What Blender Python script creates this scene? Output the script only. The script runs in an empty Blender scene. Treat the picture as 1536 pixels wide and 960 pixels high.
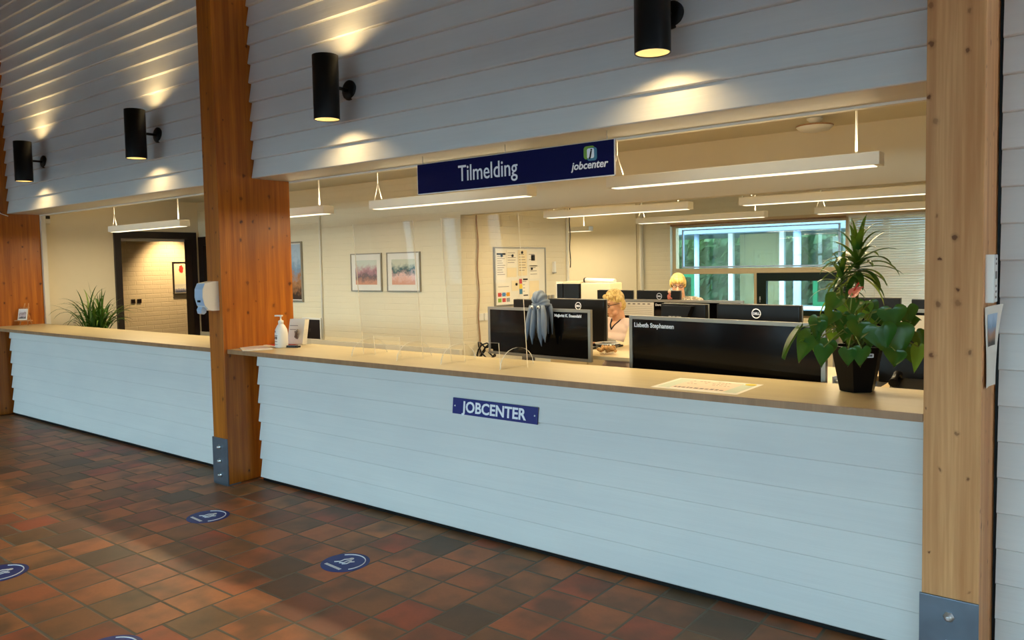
import bpy, bmesh, math, random
from mathutils import Vector, Matrix, noise
C = bpy.context.scene.collection
S = bpy.context.scene
PI = math.pi
rnd = random.Random(7)
V = Vector

# ------------------------------------------------------------------ camera
F, CX, CY, H = 1154.06, 768.0, 459.72, 1.6
yaw, pit, rol = (math.radians(a) for a in (37.88621103, 3.12222776, -1.12740132))
fw = V((-math.sin(yaw)*math.cos(pit), math.cos(yaw)*math.cos(pit), -math.sin(pit)))
rt = V((math.cos(yaw), math.sin(yaw), 0)); up = rt.cross(fw)
rt2 = math.cos(rol)*rt + math.sin(rol)*up
up2 = -math.sin(rol)*rt + math.cos(rol)*up
cd = bpy.data.cameras.new('camera'); cam = bpy.data.objects.new('camera', cd); C.objects.link(cam)
cd.sensor_width = 36; cd.lens = F/1536*36; cd.shift_y = (CY-480)/1536
m = Matrix((( rt2.x, up2.x, -fw.x, 0), (rt2.y, up2.y, -fw.y, 0), (rt2.z, up2.z, -fw.z, H), (0, 0, 0, 1)))
cam.matrix_world = m
cd.clip_start = .05
S.camera = cam
def at(px, py, D):            # a point of the photo at forward distance D
    return V((0, 0, H)) + D*(fw + rt2*((px-CX)/F) - up2*((py-CY)/F))

# ------------------------------------------------------------------ materials
def lin(r, g, b):
    f = lambda c: (c/255/12.92 if c/255 <= .04045 else ((c/255+.055)/1.055)**2.4)
    return (f(r), f(g), f(b), 1)
class NT:
    def __init__(s, name):
        s.m = bpy.data.materials.new(name); s.m.use_nodes = True; s.t = s.m.node_tree; s.t.nodes.clear()
        s.out = s.n('ShaderNodeOutputMaterial')
    def n(s, typ, **kw):
        x = s.t.nodes.new(typ)
        for k, v in kw.items(): setattr(x, k, v)
        return x
    def l(s, a, b): s.t.links.new(a, b)
    def val(s, sock, v):
        if hasattr(v, 'is_linked') or hasattr(v, 'links'): s.l(v, sock)
        else: sock.default_value = v
    def math(s, op, a, b=0., c=None):
        x = s.n('ShaderNodeMath', operation=op); s.val(x.inputs[0], a); s.val(x.inputs[1], b)
        if c is not None: s.val(x.inputs[2], c)
        return x.outputs[0]
    def mix(s, f, a, b, t='MIX'):
        x = s.n('ShaderNodeMix', data_type='RGBA', blend_type=t); s.val(x.inputs[0], f); s.val(x.inputs[6], a); s.val(x.inputs[7], b)
        return x.outputs[2]
    def ramp(s, f, stops):
        x = s.n('ShaderNodeValToRGB'); s.l(f, x.inputs[0]); e = x.color_ramp.elements
        while len(e) < len(stops): e.new(.5)
        for i, (p, c) in enumerate(stops): e[i].position = p; e[i].color = c
        return x.outputs[0]
    def coord(s, scale=(1, 1, 1), kind='Object', loc=(0, 0, 0)):
        tc = s.n('ShaderNodeTexCoord'); mp = s.n('ShaderNodeMapping'); s.l(tc.outputs[kind], mp.inputs[0])
        mp.inputs[3].default_value = scale; mp.inputs[1].default_value = loc
        return mp.outputs[0]
    def noise(s, vec, scale, detail=3, rough=.5):
        x = s.n('ShaderNodeTexNoise'); s.l(vec, x.inputs['Vector']); x.inputs['Scale'].default_value = scale
        x.inputs['Detail'].default_value = detail; x.inputs['Roughness'].default_value = rough
        return x.outputs[0]
    def bsdf(s, col, rough=.5, spec=.5, metal=0., bump=None, bs=.2, bd=.01, **kw):
        p = s.n('ShaderNodeBsdfPrincipled'); s.val(p.inputs['Base Color'], col); s.val(p.inputs['Roughness'], rough)
        p.inputs['Specular IOR Level'].default_value = spec; p.inputs['Metallic'].default_value = metal
        for k, v in kw.items(): s.val(p.inputs[k], v)
        if bump is not None:
            b = s.n('ShaderNodeBump'); b.inputs['Strength'].default_value = bs; b.inputs['Distance'].default_value = bd
            s.l(bump, b.inputs['Height']); s.l(b.outputs[0], p.inputs['Normal'])
        s.l(p.outputs[0], s.out.inputs[0]); return p
def plain(name, rgb, rough=.5, spec=.4, metal=0., var=.06, **kw):
    t = NT(name); v = t.coord(); n = t.noise(v, 9, 2)
    c = lin(*rgb); d = tuple(x*(1-var*2) for x in c[:3])+(1,)
    t.bsdf(t.mix(n, c, d), rough, spec, metal, **kw); return t.m
def emis(name, rgb, st):
    t = NT(name); e = t.n('ShaderNodeEmission'); e.inputs[0].default_value = rgb; e.inputs[1].default_value = st
    t.l(e.outputs[0], t.out.inputs[0]); return t.m

def wood(name, c1, c2, knot, rough=.35, dens=1.0, seed=0., spec=.4, fine=.35):
    t = NT(name); v = t.coord((1, 1, .045), loc=(seed, seed, seed))
    w = t.ramp(t.noise(v, 22, 5, .6), [(.36, (0, 0, 0, 1)), (.66, (1, 1, 1, 1))]); big = t.noise(t.coord((1, 1, .12), loc=(seed, 1, 0)), 7, 2)
    w2 = t.ramp(t.noise(t.coord((1, 1, .02), loc=(seed, 2, 0)), 120, 2, .5), [(.42, (0, 0, 0, 1)), (.6, (1, 1, 1, 1))])
    col = t.mix(w, lin(*c1), lin(*c2)); col = t.mix(t.math('MULTIPLY', w2, fine), col, lin(*c2))
    col = t.mix(t.math('MULTIPLY', t.math('SUBTRACT', big, .35), .5), col, lin(*knot))
    tc = t.n('ShaderNodeTexCoord'); sx = t.n('ShaderNodeSeparateXYZ'); t.l(tc.outputs['Object'], sx.inputs[0]); cb = t.n('ShaderNodeCombineXYZ'); wob = t.math('MULTIPLY', t.math('SUBTRACT', t.noise(tc.outputs['Object'], 34, 2), .5), .03)
    t.l(t.math('MULTIPLY', t.math('ADD', wob, t.math('ADD', t.math('ADD', sx.outputs[0], sx.outputs[1]), seed)), 8.*dens), cb.inputs[0]); t.l(t.math('MULTIPLY', t.math('ADD', sx.outputs[2], seed), 6.*dens), cb.inputs[1])
    vo = t.n('ShaderNodeTexVoronoi', feature='F1', voronoi_dimensions='2D'); t.l(cb.outputs[0], vo.inputs['Vector']); vo.inputs['Scale'].default_value = 1.
    sp = t.n('ShaderNodeSeparateColor'); t.l(vo.outputs['Color'], sp.inputs[0])
    k = t.ramp(t.math('DIVIDE', vo.outputs['Distance'], t.math('ADD', .35, t.math('MULTIPLY', sp.outputs[1], .8))), [(0., (1, 1, 1, 1)), (.06, (.95, .95, .95, 1)), (.09, (.3, .3, .3, 1)), (.17, (0, 0, 0, 1))])
    k = t.math('MULTIPLY', k, t.math('MULTIPLY', t.math('LESS_THAN', sp.outputs[0], .5*dens), t.math('ADD', .45, t.math('MULTIPLY', sp.outputs[2], .5))))
    col = t.mix(k, col, lin(*knot))
    t.bsdf(col, rough, spec, bump=w, bs=.06, bd=.004); return t.m
M = {}
M['pine'] = wood('varnished pine', (196, 116, 30), (150, 78, 16), (66, 22, 6))
M['pine_pale'] = wood('pale daylit pine', (222, 168, 114), (190, 132, 82), (88, 46, 22), rough=.6, seed=4.3, spec=.2, dens=1.25)  # same pine as the other columns, its brighter light put into the colour

t = NT('white painted boards'); v = t.coord((.25, 5, 5)); n1 = t.noise(v, 9, 6, .6); n2 = t.noise(t.coord((1.1, 3, 3)), 1.2, 2)
col = t.mix(n2, lin(226, 226, 222), lin(205, 207, 208)); col = t.mix(t.math('MULTIPLY', n1, .25), col, lin(178, 180, 182))
t.bsdf(col, .5, .35, bump=n1, bs=.22, bd=.006); M['siding'] = t.m

t = NT('quarry tiles'); tc = t.n('ShaderNodeTexCoord'); sp = t.n('ShaderNodeSeparateXYZ'); t.l(tc.outputs['Object'], sp.inputs[0])
PX, PY = .2425, .2405
ux = t.math('DIVIDE', t.math('ADD', sp.outputs[0], 3.13+PX*80), PX); uy = t.math('DIVIDE', t.math('ADD', sp.outputs[1], -2.303+PY*80), PY)
wc = t.n('ShaderNodeTexWhiteNoise', noise_dimensions='1D'); t.l(t.math('FLOOR', ux), wc.inputs['W'])
uy = t.math('ADD', uy, t.math('MULTIPLY', t.math('LESS_THAN', wc.outputs['Value'], .35), .5))
ix = t.math('FLOOR', ux); iy = t.math('FLOOR', uy); fx = t.math('FRACT', ux); fy = t.math('FRACT', uy)
cb = t.n('ShaderNodeCombineXYZ'); t.l(ix, cb.inputs[0]); t.l(iy, cb.inputs[1])
wn = t.n('ShaderNodeTexWhiteNoise', noise_dimensions='2D'); t.l(cb.outputs[0], wn.inputs['Vector'])
cb2 = t.n('ShaderNodeCombineXYZ'); t.l(t.math('ADD', ix, 51.5), cb2.inputs[0]); t.l(t.math('ADD', iy, 7.5), cb2.inputs[1])
wn2 = t.n('ShaderNodeTexWhiteNoise', noise_dimensions='2D'); t.l(cb2.outputs[0], wn2.inputs['Vector'])
base = t.ramp(wn.outputs['Value'], [(0., lin(184, 114, 70)), (.22, lin(200, 122, 72)), (.42, lin(140, 104, 68)), (.6, lin(206, 134, 80)), (.78, lin(190, 98, 62)), (1., lin(114, 92, 66))])
va = t.n('ShaderNodeVectorMath', operation='ADD'); t.l(tc.outputs['Object'], va.inputs[0]); vs = t.n('ShaderNodeVectorMath', operation='SCALE'); t.l(wn2.outputs['Color'], vs.inputs[0]); vs.inputs['Scale'].default_value = 9.
t.l(vs.outputs[0], va.inputs[1])
sm = t.noise(va.outputs[0], 4.2, 2); sm2 = t.ramp(sm, [(.42, (0, 0, 0, 1)), (.68, (1, 1, 1, 1))])
base = t.mix(t.math('MULTIPLY', sm2, .75), base, lin(104, 84, 60))
g2 = t.noise(tc.outputs['Object'], 60, 2); base = t.mix(t.math('MULTIPLY', g2, .22), base, lin(70, 48, 34))
ex = t.math('MINIMUM', fx, t.math('SUBTRACT', 1., fx)); ey = t.math('MINIMUM', fy, t.math('SUBTRACT', 1., fy))
ed = t.math('MINIMUM', ex, ey); ed = t.math('ADD', ed, t.math('MULTIPLY', t.math('SUBTRACT', g2, .5), .012))
gm = t.math('LESS_THAN', ed, .026)
col = t.mix(gm, base, lin(122, 110, 92))
hgt = t.n('ShaderNodeMapRange'); t.l(ed, hgt.inputs[0]); hgt.inputs[1].default_value = .008; hgt.inputs[2].default_value = .04
hh = t.math('ADD', hgt.outputs[0], t.math('MULTIPLY', t.noise(tc.outputs['Object'], 7, 2), .35))
hh = t.math('ADD', hh, t.math('MULTIPLY', wn2.outputs['Value'], .12))
t.bsdf(col, t.math('ADD', .43, t.math('MULTIPLY', gm, .3)), .25, bump=hh, bs=.35, bd=.006); M['tiles'] = t.m

def brick(name, rgb, bs=.35):
    t = NT(name); tc = t.n('ShaderNodeTexCoord'); sp = t.n('ShaderNodeSeparateXYZ'); t.l(tc.outputs['Object'], sp.inputs[0])
    cb = t.n('ShaderNodeCombineXYZ'); t.l(t.math('ADD', sp.outputs[0], sp.outputs[1]), cb.inputs[0]); t.l(sp.outputs[2], cb.inputs[1])
    b = t.n('ShaderNodeTexBrick'); t.l(cb.outputs[0], b.inputs['Vector']); b.inputs['Scale'].default_value = 1.
    b.inputs['Brick Width'].default_value = .24; b.inputs['Row Height'].default_value = .0667; b.inputs['Mortar Size'].default_value = .006; b.inputs['Mortar Smooth'].default_value = .6
    n = t.noise(tc.outputs['Object'], 30, 3); h = t.math('SUBTRACT', t.math('MULTIPLY', n, .5), b.outputs['Fac'])
    c = lin(*rgb); d = tuple(x*.93 for x in c[:3])+(1,)
    t.bsdf(t.mix(t.noise(tc.outputs['Object'], 2, 2), c, d), .6, .25, bump=h, bs=bs, bd=.006); return t.m
M['brick'] = brick('cream painted brick', (232, 222, 196))
M['plaster'] = plain('cream plaster', (232, 222, 198), .7, .2, var=.02)
M['ceil'] = plain('cream ceiling', (226, 218, 196), .8, .2, var=.02)
M['hallceil'] = plain('pale grey ceiling boards', (132, 138, 144), .8, .2, var=.03)
M['corr'] = brick('corridor brick', (226, 208, 176), .5)
t = NT('beech laminate'); v = t.coord((.6, 8, 8)); n = t.noise(v, 5, 4)
t.bsdf(t.mix(n, lin(198, 182, 142), lin(180, 162, 122)), .38, .4); M['laminate'] = t.m
M['lamedge'] = wood('worktop lipping', (168, 128, 92), (150, 112, 78), (140, 100, 70), seed=2.)
M['black'] = plain('black metal', (9, 9, 10), .4, .3)
M['blackgloss'] = plain('black glossy panel', (6, 5, 5), .1, .22)
M['blackplastic'] = plain('black plastic', (15, 13, 11), .4, .3)
M['darkwood'] = plain('dark stained wood', (30, 18, 18), .35, .5)
M['alu'] = plain('anodised aluminium', (158, 152, 140), .4, .5, .6)
M['steel'] = plain('galvanised steel', (120, 132, 146), .42, .5, .75, var=.25)
M['bolt'] = plain('zinc bolt', (205, 208, 210), .3, .5, .8)
M['white'] = plain('white plastic', (232, 230, 224), .35, .45, var=.01)
M['whitemat'] = plain('white paint', (232, 228, 216), .6, .3, var=.02)
M['bluewhite'] = plain('pale blue plastic', (176, 196, 222), .3, .5, var=.03)
M['navy'] = plain('navy enamel', (4, 5, 62), .5, .1, var=.02)
M['signwhite'] = plain('white lettering', (238, 240, 246), .4, .4, var=.01)
M['blueplate'] = plain('blue sign plate', (14, 24, 108), .35, .25, var=.02)
M['sticker'] = plain('blue floor sticker', (34, 54, 138), .45, .45, var=.08)
M['paper'] = plain('white paper', (238, 232, 218), .7, .2, var=.02)
M['paper2'] = plain('cream paper', (236, 220, 184), .7, .2, var=.03)
M['ink'] = plain('black ink', (34, 30, 30), .6, .2)
M['inkgrey'] = plain('grey ink', (130, 122, 116), .6, .2)
M['green1'] = plain('logo green', (110, 152, 40), .4, .4); M['teal1'] = plain('logo blue', (60, 120, 150), .4, .4)
M['red'] = plain('red', (196, 58, 44), .5, .3); M['orange'] = plain('orange', (232, 160, 30), .5, .3); M['blue'] = plain('blue', (70, 130, 190), .5, .3); M['lime'] = plain('lime', (130, 170, 50), .5, .3); M['yellow'] = plain('yellow', (240, 206, 60), .5, .3)
M['palegreen'] = plain('pale green print', (206, 216, 196), .6, .3); M['palepink'] = plain('pale pink print', (240, 214, 190), .6, .3)
M['deskcream'] = plain('desk laminate', (214, 190, 146), .4, .4)
M['oak'] = plain('oak desk', (196, 146, 84), .4, .4, var=.1)
M['grey'] = plain('grey plastic', (150, 148, 144), .45, .4)
M['darkgrey'] = plain('charcoal fabric', (46, 44, 46), .85, .2, var=.15)
M['plush'] = plain('grey plush', (128, 138, 152), .9, .15, var=.2)
M['skin'] = plain('skin', (238, 186, 152), .5, .35, var=.06, **{'Subsurface Weight': .1})
M['lip'] = plain('lips', (178, 88, 78), .4, .4)
M['eye'] = plain('eye white', (230, 226, 220), .25, .5); M['iris'] = plain('iris', (60, 80, 96), .2, .5)
t = NT('blonde hair'); v = t.coord((1, 1, .35)); n = t.noise(v, 75, 3)
t.bsdf(t.ramp(n, [(.3, lin(176, 126, 62)), (.5, lin(236, 200, 120)), (.7, lin(250, 226, 160))]), .4, .5, bump=n, bs=.6, bd=.01); M['hair'] = t.m
t = NT('straw hair'); n = t.noise(t.coord((1, 1, .3)), 60, 3)
t.bsdf(t.ramp(n, [(.3, lin(206, 164, 84)), (.55, lin(246, 214, 130)), (.75, lin(252, 232, 170))]), .4, .5, bump=n, bs=.6, bd=.01); M['hair2'] = t.m
M['blouse'] = plain('pale pink top', (240, 216, 208), .8, .2, var=.05); M['cardigan'] = plain('cream cardigan', (236, 222, 188), .85, .2, var=.06)
M['sleeve'] = plain('grey striped cuff', (176, 172, 164), .85, .2, var=.2)
t = NT('patterned blouse'); n = t.noise(t.coord(), 55, 2)
t.bsdf(t.ramp(n, [(.45, lin(214, 206, 190)), (.55, lin(150, 142, 128))]), .8, .2); M['pattern'] = t.m
M['trouser'] = plain('dark trousers', (40, 42, 54), .85, .2)
M['potblack'] = plain('black pot glaze', (8, 7, 6), .35, .2)
M['soil'] = plain('potting soil', (46, 32, 22), .9, .1, var=.3)
def leafm(name, c1, c2, rough=.32, tr=.15):
    t = NT(name); n = t.noise(t.coord(), 14, 2); col = t.mix(n, lin(*c1), lin(*c2)); p = t.bsdf(col, rough, .5)
    tl = t.n('ShaderNodeBsdfTranslucent'); t.l(t.mix(.5, col, lin(150, 180, 40)), tl.inputs[0]); mx = t.n('ShaderNodeMixShader'); mx.inputs[0].default_value = tr
    t.l(p.outputs[0], mx.inputs[1]); t.l(tl.outputs[0], mx.inputs[2]); t.l(mx.outputs[0], t.out.inputs[0]); return t.m
M['leaf'] = leafm('heart leaf', (30, 74, 20), (50, 102, 32)); M['leaf2'] = leafm('young leaf', (96, 140, 40), (130, 170, 60), tr=.3)
M['strap'] = leafm('strap leaf', (32, 72, 20), (58, 98, 32)); M['strap2'] = leafm('yellowish strap leaf', (120, 150, 60), (150, 172, 80), tr=.25)
M['stem'] = plain('stem', (120, 130, 60), .6, .3); M['flower'] = plain('salmon flower', (220, 120, 96), .4, .4)
M['tree'] = leafm('tree leaves', (104, 150, 96), (160, 190, 136), .5, .3); M['bark'] = plain('bark', (90, 74, 58), .9, .1, var=.2)
M['grass'] = plain('lawn', (120, 156, 84), .9, .1, var=.2)
M['paleconc'] = plain('pale paving', (206, 204, 204), .8, .2, var=.08)
M['interior_panel'] = plain('tan curtain', (196, 166, 120), .8, .2, var=.12)
M['roofgrey'] = plain('grey roof edge', (150, 164, 176), .7, .2)
M['light_block'] = plain('grey forecourt paving', (120, 122, 128), .85, .2, var=.1)
M['bluewall'] = plain('pale blue render', (196, 214, 232), .7, .2, var=.03)
M['greenpaint'] = plain('green painted frame', (36, 120, 76), .45, .4)
M['darkgreen'] = plain('dark green casement', (5, 26, 16), .45, .2)
M['beigeframe'] = plain('beige window frame', (216, 190, 148), .5, .3)
def glass(name, tint=(1, 1, 1, 1), refl=1.0, ior=1.5):
    t = NT(name); tr = t.n('ShaderNodeBsdfTransparent'); tr.inputs[0].default_value = tint
    gl = t.n('ShaderNodeBsdfGlossy'); gl.inputs['Roughness'].default_value = .02
    fr = t.n('ShaderNodeFresnel'); fr.inputs[0].default_value = ior; mx = t.n('ShaderNodeMixShader')
    gm_ = t.n('ShaderNodeNewGeometry'); fac = t.math('MULTIPLY', t.math('MULTIPLY', fr.outputs[0], refl), t.math('SUBTRACT', 1., gm_.outputs['Backfacing']))
    t.l(fac, mx.inputs[0]); t.l(tr.outputs[0], mx.inputs[1]); t.l(gl.outputs[0], mx.inputs[2]); t.l(mx.outputs[0], t.out.inputs[0]); return t.m
M['acryl'] = glass('clear acrylic', (.985, .985, .985, 1)); M['pane'] = glass('window glass', (.86, .96, .93, 1)); M['tintpane2'] = glass('dimming glass', (.55, .64, .64, 1)); M['tintpane'] = glass('tinted glass', (.84, .91, .9, 1), 1.6)  # tintpane2: tint put in to dim the bright courtyard behind the windows
M['acryl_edge_light'] = plain('lit acrylic edge', (246, 240, 224), .15, .6, var=.01)  # opaque near-white, painting the light caught in the clear sheet edges
M['warmglow'] = emis('lamp bulb', (1, .86, .6, 1), 26.); M['tube'] = emis('fluorescent diffuser', (1, .86, .6, 1), 1.7)
M['reflector'] = plain('lamp reflector', (240, 214, 160), .35, .5, .3)
t = NT('blind slats'); p = t.bsdf(lin(226, 214, 196), .6, .3); tl = t.n('ShaderNodeBsdfTranslucent'); tl.inputs[0].default_value = lin(232, 226, 218)
mx = t.n('ShaderNodeMixShader'); mx.inputs[0].default_value = .45; t.l(p.outputs[0], mx.inputs[1]); t.l(tl.outputs[0], mx.inputs[2]); t.l(mx.outputs[0], t.out.inputs[0]); M['blind'] = t.m
def picture(name, a, b, c, d, scale=7.):
    t = NT(name); tc = t.n('ShaderNodeTexCoord'); sp = t.n('ShaderNodeSeparateXYZ'); t.l(tc.outputs['Generated'], sp.inputs[0])
    n = t.noise(tc.outputs['Object'], scale, 4, .6); z = t.math('ADD', sp.outputs[2], t.math('MULTIPLY', t.math('SUBTRACT', n, .5), .8))
    n2 = t.noise(tc.outputs['Object'], scale*4, 3); z = t.math('ADD', z, t.math('MULTIPLY', t.math('SUBTRACT', n2, .5), .3))
    t.bsdf(t.ramp(z, [(.08, lin(*a)), (.34, lin(*b)), (.56, lin(*c)), (.85, lin(*d))]), .5, .3); return t.m
M['art1'] = picture('landscape print rose', (206, 150, 128), (110, 98, 104), (186, 140, 150), (206, 214, 206)); M['art2'] = picture('landscape print teal', (214, 160, 140), (226, 190, 186), (44, 94, 104), (200, 206, 190))
M['art3'] = picture('painting', (70, 76, 100), (150, 150, 170), (226, 220, 200), (206, 202, 190), 9.); M['poster'] = picture('poster print', (60, 44, 34), (170, 120, 80), (120, 150, 180), (170, 190, 210), 5.)
M['photo'] = picture('card print', (90, 80, 80), (210, 190, 190), (150, 130, 130), (230, 226, 226), 30.)

# ------------------------------------------------------------------ mesh helpers
class MB:
    def __init__(s): s.b = bmesh.new()
    def box(s, lo, hi, bev=0., rot=None, mi=0):
        g = bmesh.new(); bmesh.ops.create_cube(g, size=1)
        lo, hi = V(lo), V(hi); d = hi-lo; c = (hi+lo)/2
        for v in g.verts: v.co = V((v.co.x*d.x, v.co.y*d.y, v.co.z*d.z))
        if bev: bmesh.ops.bevel(g, geom=g.edges[:], offset=bev, segments=2, profile=.7, affect='EDGES')
        for v in g.verts: v.co = (rot @ v.co if rot else v.co) + c
        s._add(g, mi); return s
    def _add(s, g, mi=0):
        for f in g.faces: f.material_index = mi
        me = bpy.data.meshes.new('tmp'); g.to_mesh(me); g.free(); s.b.from_mesh(me); bpy.data.meshes.remove(me)
    def tube(s, pts, r, n=8, caps=True, mi=0):
        pts = [V(p) for p in pts]; rs = r if isinstance(r, (list, tuple)) else [r]*len(pts); g = bmesh.new(); rings = []
        ref = None
        for i, p in enumerate(pts):
            d = (pts[min(i+1, len(pts)-1)]-pts[max(i-1, 0)]).normalized()
            if ref is None: ref = d.orthogonal().normalized()
            a = (ref - d*ref.dot(d)); a = a.normalized() if a.length > 1e-6 else d.orthogonal().normalized(); ref = a; b = d.cross(a)
            rings.append([g.verts.new(p+rs[i]*(math.cos(2*PI*k/n)*a+math.sin(2*PI*k/n)*b)) for k in range(n)])
        for i in range(len(rings)-1):
            for k in range(n):
                f = g.faces.new((rings[i][k], rings[i][(k+1) % n], rings[i+1][(k+1) % n], rings[i+1][k])); f.smooth = True
        if caps: g.faces.new(rings[0][::-1]); g.faces.new(rings[-1])
        s._add(g, mi); return s
    def lathe(s, prof, n=24, axis='z', c=(0, 0, 0), mi=0, caps=True):
        g = bmesh.new(); rings = []
        for r, z in prof:
            ring = []
            for k in range(n):
                a = 2*PI*k/n; p = V((r*math.cos(a), r*math.sin(a), z))
                if axis == 'y': p = V((p.x, p.z, p.y))
                if axis == 'x': p = V((p.z, p.x, p.y))
                ring.append(g.verts.new(p+V(c)))
            rings.append(ring)
        for i in range(len(rings)-1):
            for k in range(n):
                f = g.faces.new((rings[i][k], rings[i][(k+1) % n], rings[i+1][(k+1) % n], rings[i+1][k])); f.smooth = True
        if caps:
            g.faces.new(rings[0][::-1]); g.faces.new(rings[-1])
        bmesh.ops.recalc_face_normals(g, faces=g.faces[:]); s._add(g, mi); return s
    def prism(s, poly, a, b, plane='xz', mi=0):       # polygon in a plane, extruded along the third axis from a to b
        g = bmesh.new()
        def P(u, w, e): return {'xz': (u, e, w), 'yz': (e, u, w), 'xy': (u, w, e)}[plane]
        A = [g.verts.new(P(u, w, a)) for u, w in poly]; B = [g.verts.new(P(u, w, b)) for u, w in poly]
        g.faces.new(A); g.faces.new(B[::-1])
        for i in range(len(poly)): g.faces.new((A[i], B[i], B[(i+1) % len(poly)], A[(i+1) % len(poly)]))
        bmesh.ops.recalc_face_normals(g, faces=g.faces[:]); s._add(g, mi); return s
    def ball(s, c, r, u=16, mi=0, rot=None):
        g = bmesh.new(); bmesh.ops.create_uvsphere(g, u_segments=u, v_segments=max(6, u*2//3), radius=1); r = r if isinstance(r, (tuple, list)) else (r, r, r)
        for v in g.verts:
            p = V((v.co.x*r[0], v.co.y*r[1], v.co.z*r[2])); v.co = (rot @ p if rot else p)+V(c)
        for f in g.faces: f.smooth = True
        s._add(g, mi); return s
    def quad(s, *p):
        s.b.faces.new([s.b.verts.new(V(q)) for q in p]); return s
    def build(s, name, mat, parent=None, loc=(0, 0, 0), rot=(0, 0, 0)):
        me = bpy.data.meshes.new(name); s.b.to_mesh(me); s.b.free()
        for x in (mat if isinstance(mat, (list, tuple)) else [mat]): me.materials.append(M[x])
        o = bpy.data.objects.new(name, me); C.objects.link(o); o.location = loc; o.rotation_euler = rot
        if parent: o.parent = parent
        return o
def tag(o, label, cat, group=None):
    o['label'] = label; o['category'] = cat
    if group: o['group'] = group
    return o
def thing(name, label, cat, loc=(0, 0, 0), rz=0., group=None):
    o = bpy.data.objects.new(name, None); C.objects.link(o); o.empty_display_size = .05; o.location = loc; o.rotation_euler = (0, 0, rz)
    return tag(o, label, cat, group)
def struct(o): o['kind'] = 'structure'; return o
def dup(root, loc, label, rz=None):
    r = root.copy(); C.objects.link(r); r.location = loc; r['label'] = label
    if rz is not None: r.rotation_euler = (0, 0, rz)
    for ch in list(root.children):
        c = ch.copy(); C.objects.link(c); c.parent = r
        for g in ch.children:
            d = g.copy(); C.objects.link(d); d.parent = c
    return r
def text(s, size, mat, name, parent, loc, rot=(PI/2, 0, 0), sx=1., bold=0., ext=.001, align='LEFT', shear=0.):
    cu = bpy.data.curves.new(name, 'FONT'); cu.body = s; cu.size = size; cu.extrude = ext; cu.offset = bold; cu.align_x = align; cu.shear = shear; cu.resolution_u = 3
    o = bpy.data.objects.new('tmp', cu); C.objects.link(o); bpy.context.view_layer.update()
    me = bpy.data.meshes.new_from_object(o.evaluated_get(bpy.context.evaluated_depsgraph_get())); bpy.data.objects.remove(o)
    me.materials.clear(); me.materials.append(M[mat]); ob = bpy.data.objects.new(name, me); C.objects.link(ob)
    ob.parent = parent; ob.location = loc; ob.rotation_euler = rot; ob.scale = (sx, 1, 1); return ob
def remeshed(name, mb, mat, parent, voxel, smooth=4, disp=None):
    me = bpy.data.meshes.new('tmp'); mb.b.to_mesh(me); mb.b.free(); o = bpy.data.objects.new('tmp', me); C.objects.link(o)
    r = o.modifiers.new('r', 'REMESH'); r.mode = 'VOXEL'; r.voxel_size = voxel; q = o.modifiers.new('s', 'SMOOTH'); q.iterations = smooth; q.factor = .5
    bpy.context.view_layer.update(); n = bpy.data.meshes.new_from_object(o.evaluated_get(bpy.context.evaluated_depsgraph_get())); bpy.data.objects.remove(o)
    n.name = name; n.materials.clear(); n.materials.append(M[mat])
    for p in n.polygons: p.use_smooth = True
    if disp:
        for vv in n.vertices: vv.co = disp(vv.co, vv.normal)
    ob = bpy.data.objects.new(name, n); C.objects.link(ob); ob.parent = parent; return ob

# ------------------------------------------------------------------ building
ZO = .20                     # floor level of the office behind the counter
ZC = 2.53
struct(MB().box((-17, -4.4, -.1), (4, 3.9, 0)).build('floor', 'tiles'))
struct(MB().box((-12.5, 3.8, -.05), (2.2, 10.6, ZO)).build('floor_office', 'darkgrey'))
def clap(z0, z1, pitch, yf, lean, x0, x1, yb, up0=None):
    mb = MB(); poly = []; z = z0
    while z < z1-1e-4:
        zt = min(z+pitch, z1); poly += [(yf+.012, z), (yf+.005, z+.0015), (yf+.001, z+.006), (yf+lean*(zt-z)/pitch, zt)]; z = zt
    poly += [(yb, z1), (yb, z0)]
    mb.prism(poly, x0, x1, 'yz'); return mb
ZF = 2.286
CXR = (-.534, -.351); CXM = (-5.315, -5.13); CXL = (-10.085, -9.9)
struct(clap(ZF, 5.3, .1415, 3.422, .027, CXM[1]+.004, CXR[0]-.002, 3.757).build('wall_front_right', 'siding'))
struct(clap(ZF, 5.3, .1415, 3.422, .027, CXL[1]+.004, CXM[0]-.002, 3.757).build('wall_front_left', 'siding'))
struct(clap(.02, 5.3, .1415, 3.50, .022, -.336, 2.2, 3.7).build('wall_right', 'siding'))
struct(MB().box((-.351, 3.56, 0), (-.3, 3.7, 5.3)).build('trim_dark_gap', 'black'))  # black strip put in for the dark of the gap beside the column
struct(MB().box((CXM[1], 3.757, ZF-.012), (CXR[0], 3.80, ZC)).build('trim_2', 'whitemat'))
struct(MB().box((CXL[1], 3.757, ZF-.012), (CXM[0], 3.80, ZC)).build('trim_3', 'whitemat'))
struct(MB().box((-17, 3.5, 0), (CXL[0]-.01, 3.75, 5.3)).build('wall_front_far', 'siding'))
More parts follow.
